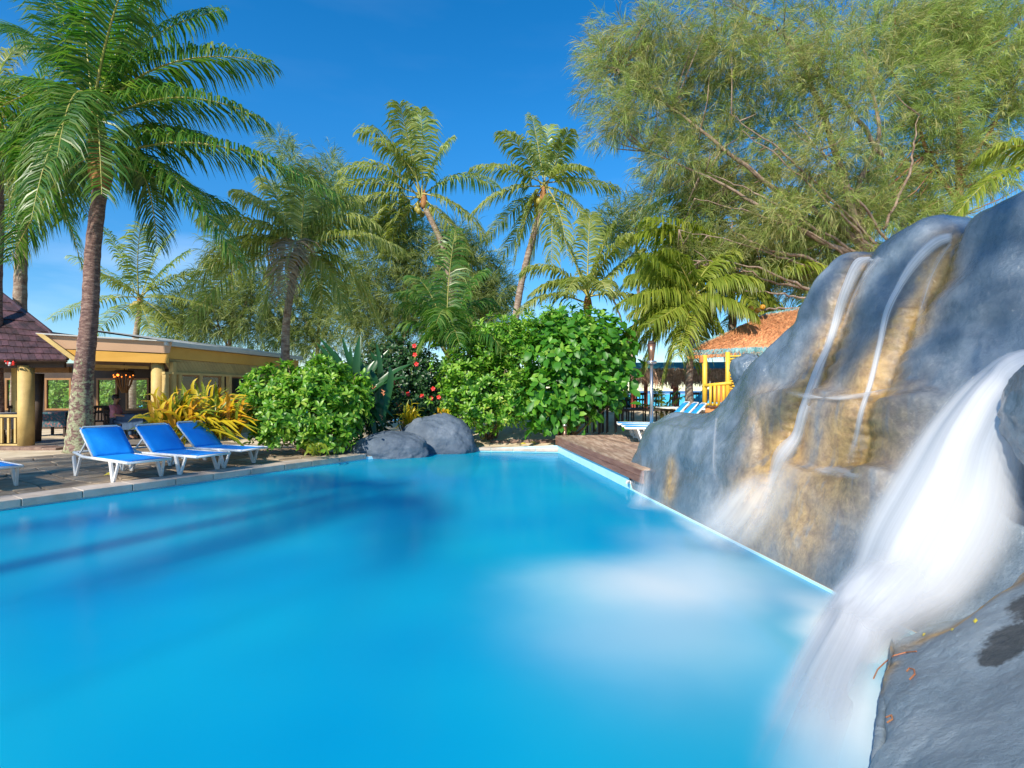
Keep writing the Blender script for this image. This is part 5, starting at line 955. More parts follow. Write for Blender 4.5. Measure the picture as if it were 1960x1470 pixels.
TB = [(1720, 150, 70, 60), (1730, 280, 70, 60), (1790, 200, 60, 70), (1850, 130, 70, 60), (1880, 240, 60, 60), (1940, 170, 60, 60), (1820, 320, 60, 45), (1740, 390, 60, 35), (1910, 330, 50, 35), (1700, 60, 80, 50), (1830, 50, 90, 50), (1940, 60, 60, 60), (1800, 60, 60, 50), (1690, 360, 60, 40), (1640, 420, 45, 26), (1780, 420, 70, 22)]
tb = [eb(a, b, 17.6 + .6 * math.sin(i * 2.1), c, d_, 1.1) for i, (a, b, c, d_) in enumerate(TB)]
ironwood('pale green ironwood tree with a red trunk behind the crest of the rock wall', lim[0][0], [l_[:-1] + [l_[-1] * 1.6] for l_ in lim], tb, 5600, 13, .46, .013, 'needle_bright', 52, bark='branch_red', extra='needle', twn=2, lr=.14, wind=(.3, 0, .3))
# mass behind, and the back row
def row_tree(label, px, d, top, blobs, seed, n_=1500, mat='needle_far', per=12):
    b = Vector((at(px, 860, d).x, d, 0)); lim = [[b, at(px - 4, 700, d), at(px + 6, (748 + top) / 2, d), at(px, top, d), .16], [at(px, 680, d), at(px - 30, 600, d), at(px - 60, 520, d), .07], [at(px, 660, d), at(px + 30, 580, d), at(px + 55, 500, d), .07]]
    ironwood(label, b, lim, [eb(a_, b_, d, c_, e_, 1.6) for (a_, b_, c_, e_) in blobs], n_, per, .62, .022, mat, seed, lr=.13, wind=(-.2, 0, .2), twn=1.5)
row_tree('misty ironwood tree behind the roof of the restaurant', 440, 27, 440, [(430, 560, 60, 60), (400, 620, 60, 40), (470, 610, 60, 50), (450, 480, 45, 50), (380, 590, 50, 30), (500, 570, 50, 60), (350, 640, 50, 25), (330, 600, 30, 18)], 61, 1600)
row_tree('ironwood tree behind the slender curved palm trunk', 610, 28, 330, [(600, 420, 55, 70), (640, 380, 40, 60), (620, 520, 70, 60), (560, 590, 60, 60), (640, 610, 70, 60), (550, 310, 28, 45), (630, 330, 18, 30), (520, 640, 60, 30), (600, 660, 60, 25)], 62, 2100)
row_tree('dense olive ironwood tree below the wind blown palm', 770, 26, 400, [(770, 450, 60, 50), (730, 500, 60, 60), (810, 500, 60, 60), (760, 570, 80, 60), (700, 590, 60, 60), (830, 580, 60, 60), (740, 640, 70, 40), (720, 420, 30, 30)], 63, 2400)
row_tree('rounded ironwood tree left of the nut laden palm', 900, 25, 480, [(900, 510, 50, 45), (930, 560, 40, 45), (870, 470, 35, 30), (880, 600, 60, 45), (940, 610, 35, 30), (960, 560, 20, 30)], 64, 1500)
row_tree('small sparse ironwood tree between the nut laden palm and the hut', 1215, 24, 400, [(1180, 420, 35, 25), (1215, 450, 40, 30), (1170, 460, 25, 18), (1230, 410, 25, 18)], 65, 330)
# ------------------------------------------------------------------ greenery behind the restaurant, hedge line behind the shrubs
def hedge(label, blobs, seed, n_=800, mat='hedge', ln=.22, wd=.10):
    t_ = thing('garden_bush', label, 'bush', blobs[0][:2] + (0.1,), 0, 'bushes behind the restaurant'); rosettes('foliage', blobs, n_, 6, ln, wd, M[mat], t_, seed); stems(t_, blobs[0][:2] + (.1,), blobs, 8, seed)
hedge('sunlit bush seen through the large restaurant window', [eb(110, 750, 27, 60, 45), eb(60, 740, 27, 50, 50), eb(150, 760, 27, 45, 40)], 71, 1300)
hedge('sunlit bush seen through the left restaurant windows', [eb(0, 740, 27, 60, 50), eb(-60, 750, 27, 60, 50), eb(20, 760, 26.5, 50, 40)], 72, 1300)
hedge('sunlit bush seen behind the seated person', [eb(215, 750, 27, 50, 45), eb(260, 745, 27.5, 50, 45), eb(310, 750, 27, 45, 40)], 73, 1300)
for i, (x, y, rx, rz_) in enumerate(((-17.5, 30.5, 5.2, 3.2), (-7, 28, 4.2, 3.4), (-1.5, 27.5, 3.4, 3.0), (3.6, 22, 1.6, 1.5))):
    t_ = thing('garden_bush', ['dark bush far behind the left restaurant roof', 'dark bush far behind the glossy shrub', 'dark bush far behind the small leaved shrub', 'dark bush behind the broad leaved shrub by the beach'][i], 'bush', (x, y, .0), 0, 'dark bushes at the back'); b_ = [(x, y, rz_ * .4, rx, 1.2, rz_ * .75), (x - rx * .4, y, rz_ * .4, rx * .5, 1, rz_ * .6)]
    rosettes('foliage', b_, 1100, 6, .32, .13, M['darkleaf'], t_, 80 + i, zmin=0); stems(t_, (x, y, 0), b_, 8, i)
# ------------------------------------------------------------------ restaurant (flat roofed part)
rs = thing('restaurant', 'ochre and peach flat roofed open restaurant behind the loungers', 'building', (-9.5, 15, .1))
def V3(px, d, z): return Vector(((px - 980) * d / 1000, d, z))
fl0 = V3(60, 12.9, 0); fl1 = V3(324, 14.0, 0); fdir = (fl1 - fl0).normalized(); fn = Vector((-fdir.y, fdir.x, 0))
zt = CAMZ + .094 * 14; zb = CAMZ + .053 * 14; zm = CAMZ + .073 * 14
A = at(72, 640, 12.9); Bq = at(330, 655, 14.0); C_ = at(324, 676, 14.0); Dq = at(150, 667, 13.3); E_ = at(324, 695, 14.0); F_ = at(150, 689, 13.3)
lsl = at(141, 689, 13.25)
mb = MB(); mb.ngon([at(76, 641, 12.92), at(112, 667, 13.08), at(324, 676, 14.0), at(329, 655, 14.0)][::-1], -.06); mb.build('upper_fascia', M['peach'], rs)
mb = MB(); mb.ngon([at(113, 668.5, 13.09), at(146, 690, 13.24), at(323, 695, 14.02), at(323, 677.5, 14.02)][::-1], -.05); mb.build('lower_fascia', M['yellow'], rs)
mb = MB(); mb.ngon([at(68, 638, 12.82), at(84, 640, 12.86), at(152, 690, 13.1), at(138, 690, 13.05)][::-1], .05); mb.build('barge_board', M['cream'], rs)
mb = MB(); mb.beam(at(70, 638.5, 12.87), at(330, 653.5, 13.97), .10, .03); mb.build('roof_edge', M['gutter'], rs)
# roof slab & ceiling
mb = MB(); z1 = at(323, 692, 14).z
mb.add([V3(140, 13.4, z1 + .02), V3(322, 14.1, z1 + .02), V3(560, 21, z1 + .02), V3(200, 21.6, z1 + .02), V3(140, 13.4, z1 + .5), V3(322, 14.1, z1 + .5), V3(560, 21, z1 + .5), V3(200, 21.6, z1 + .5)], [(0, 1, 2, 3), (7, 6, 5, 4), (3, 2, 6, 7), (0, 3, 7, 4)]); mb.build('ceiling', M['ceil'], rs)
for px0, py0, px1, py1, d0, d1 in ((175, 700, 285, 704, 14.6, 15.2), (175, 706, 245, 708, 15.5, 16)):
    MB().beam(at(px0, py0, d0), at(px1, py1, d1), .08, .08).build('ceiling_beam', M['cream'], rs)
# right wing: gutter roof, wall facing the pool
g0 = at(316, 657, 13.9); g1 = at(578, 686, 20.8)
MB().beam(g0, g1, .10, .13).build('gutter', M['gutter'], rs, bevel=.02)
mb = MB(); a = g0 + Vector((-.05, 0, .08)); b = g1 + Vector((-.05, 0, .08)); mb.add([a, b, b + Vector((-2.6, .4, .38)), a + Vector((-2.6, .4, .38)), a + Vector((0, 0, -.03)), b + Vector((0, 0, -.03)), b + Vector((-2.6, .4, .33)), a + Vector((-2.6, .4, .33))], [(0, 1, 2, 3), (7, 6, 5, 4), (0, 4, 5, 1), (1, 5, 6, 2), (3, 2, 6, 7)]); mb.build('roof', M['gutter'], rs)
w0 = Vector((g0.x - .12, g0.y + .1, 0)); w1 = Vector((g1.x - .12, g1.y - .1, 0)); wd_ = (w1 - w0); wL = wd_.length; wu = wd_.normalized(); wn = Vector((wu.y, -wu.x, 0))
def wq(s, z, off=0): return w0 + wu * s + wn * off + Vector((0, 0, z))
ztop = g0.z - .06; mb = MB(); mb.add([wq(0, ztop - .33, .03), wq(wL, ztop - .33, .03), wq(wL, ztop, .03), wq(0, ztop, .03), wq(0, ztop - .33, -.05), wq(wL, ztop - .33, -.05), wq(wL, ztop, -.05), wq(0, ztop, -.05)], [(0, 1, 2, 3), (4, 7, 6, 5), (0, 4, 5, 1), (0, 3, 7, 4)]); mb.build('fascia', M['yellow'], rs)
zb0 = ztop - .335; zb1 = zb0 - .36
s = 0
while s < wL - .15:                                           # diagonal boarding
    q = [wq(s, zb0 - .002), wq(min(s + .13, wL), zb0 - .002), wq(min(s + .43, wL), zb1), wq(min(s + .30, wL), zb1)]
    MB().ngon([q[0], q[3], q[2], q[1]], .03).build('board', M['beige'], rs); s += .136
MB().beam(wq(0, zb1 - .03, .01), wq(wL, zb1 - .03, .01), .10, .06).build('window_head', M['cream'], rs)
for s_ in (.08, .55, 1.35, 2.3, 2.65, 3.6, 4.6, 5.6, 6.6):
    MB().beam(wq(s_, zb1 - .05), wq(s_, .1), .12, .12, (0, 1, 0)).build('wall_post', M['cream'], rs)
mb = MB(); mb.add([wq(0, .1), wq(wL, .1), wq(wL, .95), wq(0, .95), wq(0, .1, -.1), wq(wL, .1, -.1), wq(wL, .95, -.1), wq(0, .95, -.1)], [(0, 1, 2, 3), (4, 7, 6, 5), (3, 2, 6, 7), (0, 3, 7, 4)]); mb.build('low_wall', M['beige'], rs)
for a_, b_ in ((.55, 1.35), (1.35, 2.3), (2.65, 3.6), (3.6, 4.6)):
    mb = MB(); z_ = .97; zz = zb1 - .08
    for p, q in ((wq(a_ + .08, z_), wq(b_ - .08, z_)), (wq(a_ + .08, zz), wq(b_ - .08, zz)), (wq(a_ + .09, z_), wq(a_ + .09, zz)), (wq(b_ - .09, z_), wq(b_ - .09, zz))): mb.beam(p, q, .045, .045, (1, 0, 0) if abs(p.z - q.z) > .1 else (0, 0, 1))
    w_ = mb.build('window', M['brown'], rs); MB().add([wq(a_ + .1, z_), wq(b_ - .1, z_), wq(b_ - .1, zz), wq(a_ + .1, zz)], [(0, 1, 2, 3)]).build('pane', M['glass'], w_)
mb = MB(); mb.add([wq(3.6, .1, -2.4), wq(wL, .1, -2.4), wq(wL, ztop, -2.4), wq(3.6, ztop, -2.4)], [(0, 1, 2, 3)]); mb.build('dark_backing', M['dark'], rs)  # dark sheet added behind the wing windows so the interior looks darker
# posts along the open front
cp = at(300, 700, 14.1)
MB().tube([Vector((cp.x, 14.15, .1)), Vector((cp.x, 14.15, z1))], .16, 14).build('post', M['cream'], rs, True)
MB().beam(Vector((cp.x + .3, 14.3, .1)), Vector((cp.x + .3, 14.3, z1)), .12, .14, (0, 1, 0)).build('post', M['cream'], rs)
MB().tube([at(70, 845, 14.4), at(76, 715, 14.4)], .10, 10).build('post', M['dark'], rs, True)
# floor, back wall with windows
mb = MB(); mb.add([V3(-200, 12.9, .115), V3(323, 14.1, .115), V3(560, 21, .115), V3(-200, 21.6, .115)], [(0, 1, 2, 3)]); mb.build('floor', M['floor'], rs)
def bx(px, z): return V3(px, 19.0, z)
def bwbox(px0, px1, z0, z1_, mat, nm, th=.12, dd=0):
    a = bx(px0, z0); b = bx(px1, z1_); MB().box(((a.x + b.x) / 2, 19 + dd, (z0 + z1_) / 2), (b.x - a.x, th, z1_ - z0)).build(nm, mat, rs)
zs = 1.55 - .037 * 19; zh = 1.55 + .024 * 19
bwbox(-60, 330, .1, zs, M['dark'], 'back_wall'); bwbox(-60, 330, zh, 2.55, M['dark'], 'back_wall', .12)
for a_, b_ in ((-60, -40), (4, 14), (60, 90), (140, 148), (176, 188), (228, 244), (288, 330)): bwbox(a_, b_, zs, zh, M['dark'], 'pier', .118)
for a_, b_ in ((-40, 4), (14, 60), (90, 140), (148, 176), (188, 228), (244, 288)):
    a = bx(a_, 0).x; b = bx(b_, 0).x; mb = MB()
    for c0, sz in ((((a + b) / 2, 18.93, zs + .03), (b - a, .06, .07)), (((a + b) / 2, 18.93, zh - .03), (b - a, .06, .07)), ((a + .035, 18.93, (zs + zh) / 2), (.07, .058, zh - zs - .06)), ((b - .035, 18.93, (zs + zh) / 2), (.07, .058, zh - zs - .06))): mb.box(c0, sz)
    w_ = mb.build('window', M['brown'], rs); MB().add([(a + .05, 18.95, zs), (b - .05, 18.95, zs), (b - .05, 18.95, zh), (a + .05, 18.95, zh)], [(0, 1, 2, 3)]).build('pane', M['glass'], w_)
# things inside
def table(label, c, sx, sy, h, mat, floral=None):
    t_ = thing('dining_table', label, 'table', c); c = Vector(c); MB().box(c + Vector((0, 0, h)), (sx, sy, .04)).build('table_top', M['dark'], t_)
    mb = MB(); z0 = c.z + h - .42; z1_ = c.z + h + .025; vs = []; n_ = 40
    for z_, f_ in ((z1_, 1.0), (z1_ - .03, 1.03), (z0, 1.06)):
        for k in range(n_):
            a_ = 6.283 * k / n_; ca, sa = math.cos(a_), math.sin(a_); m_ = max(abs(ca), abs(sa)); w_ = 1 + (.03 * math.sin(k * 2.4) if z_ == z0 else 0); vs.append((c.x + ca / m_ * sx / 2 * f_ * w_, c.y + sa / m_ * sy / 2 * f_ * w_, z_))
    fs = [tuple(range(n_))] + [(r_ * n_ + k, (r_ + 1) * n_ + k, (r_ + 1) * n_ + (k + 1) % n_, r_ * n_ + (k + 1) % n_) for r_ in (0, 1) for k in range(n_)]; mb.add(vs, fs); mb.build('cloth', mat, t_)
    for i in (-1, 1):
        for j in (-1, 1): MB().box(c + Vector((i * (sx / 2 - .06), j * (sy / 2 - .06), h / 2 - .01)), (.06, .06, h - .02)).build('leg', M['dark'], t_)
    return t_
table('table under a dark floral cloth left of the lichened palm trunk', V3(112, 16.5, .12), 1.1, .8, .74, M['cloth']); table('dark blue clothed table in front of the seated person', V3(262, 15.6, .12), .9, .8, .72, M['tcloth'])
table('table with a pale cloth behind the pavilion railing', V3(-2, 14.0, .2), .7, .8, .74, M['palecloth'])
def chair(label, loc, rz, mat=None, nm='dining_chair', h=.45, bk=.95, grp='dark dining chairs'):
    t_ = thing(nm, label, 'chair', loc, rz, grp); mt = mat or M['dark']
    MB().box((0, 0, h), (.42, .42, .04)).build('seat', mt, t_, False, True, bevel=.01)
    for i in (-1, 1):
        for j in (-1, 1): MB().beam((i * .18, j * .18, 0), (i * .18, j * .18, h - .02), .035, .035, (0, 1, 0)).build('leg', mt, t_, False, True)
    mb = MB()
    for i in (-1, 1): mb.beam((-.19, i * .18, h + .02), (-.25, i * .18, bk), .03, .03, (0, 1, 0))
    mb.beam((-.245, -.2, bk - .04), (-.245, .2, bk - .04), .03, .08); mb.beam((-.225, -.17, bk - .22), (-.225, .17, bk - .22), .025, .06)
    for y_ in (-.09, 0, .09): mb.beam((-.20, y_, h + .02), (-.24, y_, bk - .06), .02, .03, (0, 1, 0))
    mb.build('backrest', mt, t_, False, True); return t_
pc = V3(222, 15.3, .12); ch1 = chair('dark chair under the seated person in pink', pc, .25)
for (l_, rz_, lb) in ((V3(160, 16.2, .12), 3.0, 'dark chair tucked behind the lichened palm trunk'), (V3(190, 16.9, .12), -1.2, 'dark chair at the back of the restaurant right of the palm trunk'), (V3(20, 14.4, .2), 2.9, 'black chair at the pale clothed table behind the railing'), (V3(285, 15.8, .12), 2.8, 'dark chair facing the seated person across the blue table')):
    c = copy_tree(ch1); c.location = l_; c.rotation_euler = (0, 0, rz_); c['label'] = lb
# seated person
def skinmesh(name, verts, edges, rads, mat, parent, root=0, sub=2):
    me = bpy.data.meshes.new(name); me.from_pydata(verts, edges, []); o = bpy.data.objects.new(name, me); COL.objects.link(o)
    m = o.modifiers.new('skin', 'SKIN'); m.use_smooth_shade = True
    for i, r_ in enumerate(rads):
        me.skin_vertices[0].data[i].radius = (r_, r_) if not isinstance(r_, tuple) else r_
    me.skin_vertices[0].data[root].use_root = True
    s_ = o.modifiers.new('sub', 'SUBSURF'); s_.levels = sub; s_.render_levels = sub
    me.materials.append(mat); o.parent = parent; return o
pr = thing('person', 'seated person in a pink shirt with short dark hair facing right inside the restaurant', 'person', pc, .25)
def sk(me):
    pass
bv = [(0, 0, .52), (-.02, 0, .70), (-.03, 0, .90), (-.02, 0, 1.02), (-.01, 0, 1.10), (.02, 0, 1.17), (.01, 0, 1.25),
      (-.03, .17, .97), (.05, .22, .74), (.28, .17, .70), (.36, .15, .70), (-.03, -.17, .97), (.05, -.22, .74), (.28, -.17, .70), (.36, -.15, .70),
      (.05, .10, .50), (.42, .11, .50), (.42, .11, .10), (.52, .12, .04), (.05, -.10, .50), (.42, -.11, .50), (.42, -.11, .10), (.52, -.12, .04)]
be = [(0, 1), (1, 2), (2, 3), (3, 4), (4, 5), (5, 6), (2, 7), (7, 8), (8, 9), (9, 10), (2, 11), (11, 12), (12, 13), (13, 14), (0, 15), (15, 16), (16, 17), (17, 18), (0, 19), (19, 20), (20, 21), (21, 22)]
br = [.14, .13, .14, .06, .052, .085, .075, .055, .042, .03, .025, .055, .042, .03, .025, .085, .06, .045, .03, .085, .06, .045, .03]
def mkskin(name, v_, e_, r_, mat, parent, root=0):
    me = bpy.data.meshes.new(name); me.from_pydata(v_, e_, []); me.materials.append(mat); o = bpy.data.objects.new(name, me); COL.objects.link(o); o.parent = parent
    m = o.modifiers.new('skin', 'SKIN'); m.use_smooth_shade = True
    if not me.skin_vertices: 
        bm = bmesh.new(); bm.from_mesh(me); bm.verts.layers.skin.verify(); bm.to_mesh(me); bm.free()
    for i, q in enumerate(r_): me.skin_vertices[0].data[i].radius = (q, q)
    for i in range(len(v_)): me.skin_vertices[0].data[i].use_root = (i == root)
    s_ = o.modifiers.new('sub', 'SUBSURF'); s_.levels = 1; s_.render_levels = 1; return o
mkskin('body', bv, be, br, M['skin'], pr)
mkskin('shirt', [bv[i] for i in (0, 1, 2)] + [(-.02, 0, 1.0), bv[7], bv[8], bv[11], bv[12]], [(0, 1), (1, 2), (2, 3), (2, 4), (4, 5), (2, 6), (6, 7)], [.16, .155, .165, .075, .075, .06, .075, .06], M['pink'], pr)
mkskin('trousers', [bv[i] for i in (0, 15, 16, 17, 19, 20, 21)], [(0, 1), (1, 2), (2, 3), (0, 4), (4, 5), (5, 6)], [.155, .10, .075, .06, .10, .075, .06], M['tcloth'], pr)
mb = MB(); 
hr = blob('hair', (0, 0, 0), (.095, .088, .10), M['hair'], None, 3, .06, 3); hr.parent = pr; hr.location = (-.012, 0, 1.235)
for nm, c, r_ in (('nose', (.105, 0, 1.19), (.02, .012, .018)), ('ear', (.005, .085, 1.19), (.02, .01, .03)), ('ear', (.005, -.085, 1.19), (.02, .01, .03))):
    q = blob(nm, (0, 0, 0), r_, M['skin'], None, 1, .02, 2); q.parent = pr; q.location = c
for s_ in (-1, 1):
    mb = MB()
    for k in range(5):
        y0 = s_ * .15 + (k - 2) * .016; L0 = (.05, .065, .07, .065, .05)[k]; mb.tube([(.36, y0 * .98, .70), (.40, y0, .70), (.40 + L0 * .6, y0, .695), (.40 + L0, y0, .68)], [.011, .010, .009, .007], 6)
    mb.build('hand', M['skin'], pr, True, True)
# lit ceiling lamp and hanging basket
lp = thing('pendant_lamp', 'lit orange cut out pendant lamp hanging in the restaurant', 'lamp', at(238, 712, 15.5)); c = at(238, 712, 15.5)
MB().tube([c + Vector((0, 0, .30)), c], .012, 6).build('cord', M['dark'], lp)
MB().tube([c + Vector((0, 0, .05)), c + Vector((0, 0, -.02)), c + Vector((0, 0, -.08))], [.22, .28, .25], 16, False).build('shade', M['dark'], lp, True)
for k in range(9):
    a_ = math.pi + k * math.pi / 8; p = c + Vector((math.cos(a_) * .26, math.sin(a_) * .26, -.10 - .05 * (k % 2)))
    bm = bmesh.new(); bmesh.ops.create_icosphere(bm, subdivisions=2, radius=.014 if k != 4 else .034); bmesh.ops.translate(bm, verts=bm.verts, vec=p); me = bpy.data.meshes.new('bulb'); bm.to_mesh(me); bm.free(); link('bulb', me, M['glow'], lp)
mb = MB()
for k in range(16):
    a_ = k * .3927; p = c + Vector((math.cos(a_) * .25, math.sin(a_) * .25, -.08)); q = c + Vector((math.cos(a_) * .06, math.sin(a_) * .06, -.62)); mb.tube([p, p.lerp(q, .5) + Vector((0, 0, -.05)), q], .012, 4)
mb.build('netting', M['brown'], lp)
# ------------------------------------------------------------------ pavilion at the left edge
pv = thing('pavilion', 'small pavilion with a purple brown shingle roof and cream railing at the left edge', 'building', (-12, 12, .1))
M_ = {}
ev0 = at(-170, 690, 12.95); ev1 = at(128, 690, 13.3); rl0 = at(-170, 515, 15.7); pnrm = (ev1 - ev0).cross(rl0 - ev0).normalized()
def onroof(px, py):
    d_ = at(px, py, 1) - Vector((0, 0, CAMZ)); k_ = (ev0 - Vector((0, 0, CAMZ))).dot(pnrm) / d_.dot(pnrm); return Vector((0, 0, CAMZ)) + d_ * k_
rt = onroof(95, 637); rl = onroof(-60, 515); rl0 = onroof(-170, 515)
nrow = 10
uR = (ev1 - ev0).normalized()
nrow = 12
for k in range(nrow):
    f0 = k / nrow; f1 = (k + 1) / nrow + .035
    def edgeR(f):                                    # right-hand hip line of the roof plane
        return ev1.lerp(rt, f / .42) if f < .42 else rt.lerp(rl, (f - .42) / .58)
    a0 = ev0.lerp(rl0, f0); a1 = ev0.lerp(rl0, min(1, f1)); b0 = edgeR(f0); b1 = edgeR(min(1, f1)); Lw = (b0 - a0).length; n_ = int(Lw / .17); nrm = (b0 - a0).cross(a1 - a0).normalized()
    if nrm.z < 0: nrm = -nrm
    st = int(n_ * .45)
    for i in range(st, n_):
        u0 = (i + .5 * (k % 2) * .9) / n_; u1 = min(1, u0 + .96 / n_)
        if u0 >= 1: continue
        j = R.uniform(-.02, .02); lo0 = a0.lerp(b0, u0) - (a1 - a0) * (.04 + j); lo1 = a0.lerp(b0, u1) - (a1 - a0) * (.04 + j); hi0 = a1.lerp(b1, u0); hi1 = a1.lerp(b1, u1); th = R.uniform(.022, .034)
        MB().add([lo0 + nrm * (th + .03), lo1 + nrm * (th + .03), hi1 + nrm * .012, hi0 + nrm * .012, lo0 + nrm * .03 * 0, lo1 + nrm * 0, hi1 - nrm * .01, hi0 - nrm * .01], [(0, 1, 2, 3), (0, 4, 5, 1), (1, 5, 6, 2), (0, 3, 7, 4)]).build('shingle', M['tile'], pv)
mb = MB(); mb.ngon([ev0, ev1, rt, rl, rl0], .06); mb.build('roof_boarding', M['dark'], pv)
# second roof slope falling away to the right
mb = MB(); far = at(128, 690, 16.6); mb.ngon([ev1 + Vector((.0, .02, 0)), far, rt + Vector((0, 1.6, 0)), rt], .05); mb.build('roof_side', M['tile'], pv)
MB().tube([ev1 + Vector((0, 0, .03)), rt + Vector((0, 0, .04)), rl + Vector((0, 0, .04))], .05, 8).build('hip_cap', M['tile'], pv, True)
mb = MB(); mb.beam(ev0 + Vector((0, .25, -.10)), ev1 + Vector((-.25, .25, -.10)), .08, .14); mb.build('eave_beam', M['dark'], pv)
dp = 13.5
MB().tube([at(50, 864, dp), at(50, 700, dp)], .17, 16).build('post', M['cream'], pv, True); MB().beam(at(31, 850, 14.3), at(31, 696, 14.3), .14, .14, (0, 1, 0)).build('post', M['cream'], pv)
MB().beam(at(-150, 707, 14.4), at(135, 708, 14.4), .10, .16).build('lintel', M['brown'], pv)
MB().beam(at(-150, 796, dp), at(48, 796, dp), .07, .07).build('rail', M['cream'], pv, bevel=.01); MB().beam(at(-150, 853, dp), at(48, 853, dp), .06, .09).build('rail', M['cream'], pv, bevel=.01)
for px in range(-126, 47, 13): MB().beam(at(px, 848, dp), at(px, 800, dp), .05, .05, (0, 1, 0)).build('baluster', M['cream'], pv)
for (px, py, ln_, j) in ((-30, 859, 60, 0), (20, 859, 46, 1), (62, 859, 44, 2), (96, 860, 30, 3), (-10, 867, 50, 4), (42, 867, 50, 5), (86, 867, 38, 6)):
    c_ = at(px, py, 13.1); MB().box(c_ + Vector((0, .2, -.01)), (ln_ * .0131 * .94, .5, .10 if py < 862 else .11)).build('step_stone', M['stone_l'], pv, bevel=.02)
MB().box(at(-60, 858, 14.5) + Vector((.3, 0, 0)), (4.0, 2.2, .12)).build('platform', M['floor'], pv)
fb = thing('hanging_flower', 'red and white hanging flower decoration under the pavilion eave', 'decoration', at(22, 693, 13.3)); c = at(22, 694, 13.2)
for k in range(14):
    p = c + Vector((R.uniform(-.16, .16), R.uniform(-.05, .05), R.uniform(-.07, .07))); mb = MB(); mb.tube([p, p + Vector((R.uniform(-.05, .05), -.03, R.uniform(-.04, .04)))], [.035, .008], 6); mb.build('petal', M['flower'] if k % 3 else M['palecloth'], fb)
# ------------------------------------------------------------------ torch and bollard
tt = at(1247, 748, 11.4); th = thing('garden_torch', 'brushed steel garden torch standing at the edge of the timber deck', 'torch', (tt.x, 11.4, .42))
zt_ = lambda py: CAMZ - (py - 748) * 11.4 / 1000
MB().tube([(tt.x, 11.4, .42), (tt.x, 11.4, zt_(697))], .038, 16).build('pole', M['steel'], th, True)
MB().tube([(tt.x, 11.4, zt_(697)), (tt.x, 11.4, zt_(696)), (tt.x, 11.4, zt_(691)), (tt.x, 11.4, zt_(690))], [.06, .105, .11, .06], 20).build('collar', M['steel'], th, True)
MB().tube([(tt.x, 11.4, zt_(690)), (tt.x, 11.4, zt_(686)), (tt.x, 11.4, zt_(675)), (tt.x, 11.4, zt_(659))], [.045, .06, .065, .10], 20).build('oil_cup', M['copper'], th, True)
MB().tube([(tt.x, 11.4, zt_(659)), (tt.x, 11.4, zt_(655)), (tt.x, 11.4, zt_(652))], [.085, .075, .03], 16).build('snuffer', M['dark'], th, True)
bb = at(1081, 815, 13.5); bo = thing('path_light', 'short steel bollard light at the far corner of the deck', 'light', (bb.x, 13.5, .3)); MB().tube([(bb.x, 13.5, .2), (bb.x, 13.5, .62)], .055, 14).build('body', M['copper'], bo, True); MB().tube([(bb.x, 13.5, .62), (bb.x, 13.5, .68), (bb.x, 13.5, .70)], [.065, .065, .03], 14).build('cap', M['steel'], bo, True)
# border stones and fallen leaves on the sand
rr_ = random.Random(9)
for i, (px, py, lb) in enumerate(((948, 846, 'leftmost dark border stone on the sand'), (966, 842, 'border stone second from the left on the sand'), (984, 840, 'border stone third from the left on the sand'), (996, 837, 'small border stone in the middle of the row on the sand'), (1010, 840, 'flat border stone right of the middle of the row'), (1026, 839, 'larger border stone above the yellow fallen leaves'), (1042, 836, 'border stone second from the right on the sand'), (1056, 840, 'rightmost border stone beside the deck corner'))):
    p = at(px, py, 14.2); p.z = gz(p.x, p.y) + .02; tag(blob('border_stone', p, (.12 + rr_.uniform(0, .05), .09, .06), M['stone_l'], None, i * 3, .3, 3), lb, 'stone', 'border stones on the sand')
for i, (x, y, lb) in enumerate(((.30, 13.75, 'curled yellow fallen leaf on the sand behind the pool'), (.55, 13.9, 'smaller yellow fallen leaf beside the larger one on the sand'), (-6.75, 8.75, 'yellow green fallen leaf on the flagstones under the nearest lounger'))):
    z_ = gz(x, y) + .07; t_ = bigleaf(None, Vector((x - .09, y, z_)), Vector((x + .09, y + .03, z_)), Vector((x, y, z_ + .03)), .06, M['fallen'], 7, 'fallen_leaf'); tag(t_, lb, 'leaf', 'fallen yellow leaves')
# ------------------------------------------------------------------ bamboo hut
hb = at(1430, 780, 14.2); hu = thing('bamboo_hut', 'small raised bamboo hut with an orange thatched roof behind the rock wall', 'hut', (hb.x, 15, .6))
def strands(name, lines, mat, parent, n_, ln, wd, seed, down=.3, thick=.05):
    """lines: list of (low point a, low b, high b, high a) quads covered with lying straw"""
    rng = np.random.default_rng(seed); Vs = []; Fs = []; k = 0
    for (a, b, c, d_) in lines:
        a, b, c, d_ = [np.array(q) for q in (a, b, c, d_)]; u = rng.random((n_, 1)); v = rng.random((n_, 1)); p = (a * (1 - u) + b * u) * (1 - v) + (d_ * (1 - u) + c * u) * v
        dn = (a * (1 - u) + b * u) - (d_ * (1 - u) + c * u); dn = unit(dn); al = unit(np.repeat((b - a)[None], n_, 0)); nn = unit(np.cross(al, dn)); nn *= np.sign(nn[:, 2:3] + 1e-6)
        q = dn + al * rng.normal(0, .28, (n_, 1)) + nn * rng.normal(.02, .12, (n_, 1)); q[:, 2] -= down * rng.random(n_) ; q = unit(q); L0 = ln * rng.uniform(.5, 1.3, (n_, 1)); s_ = unit(np.cross(q, nn)) * wd / 2; p = p + nn * rng.uniform(0, thick, (n_, 1))
        Vs.append(np.stack([p - s_, p + s_, p + q * L0 + s_ * .4, p + q * L0 - s_ * .4], 1).reshape(-1, 3)); i0 = (np.arange(n_) * 4 + k)[:, None]; Fs.append(i0 + np.array([[0, 1, 2, 3]])); k += 4 * n_
    link(name, npmesh(name, np.concatenate(Vs), [np.concatenate(Fs)], mat), None, parent, kind='stuff')
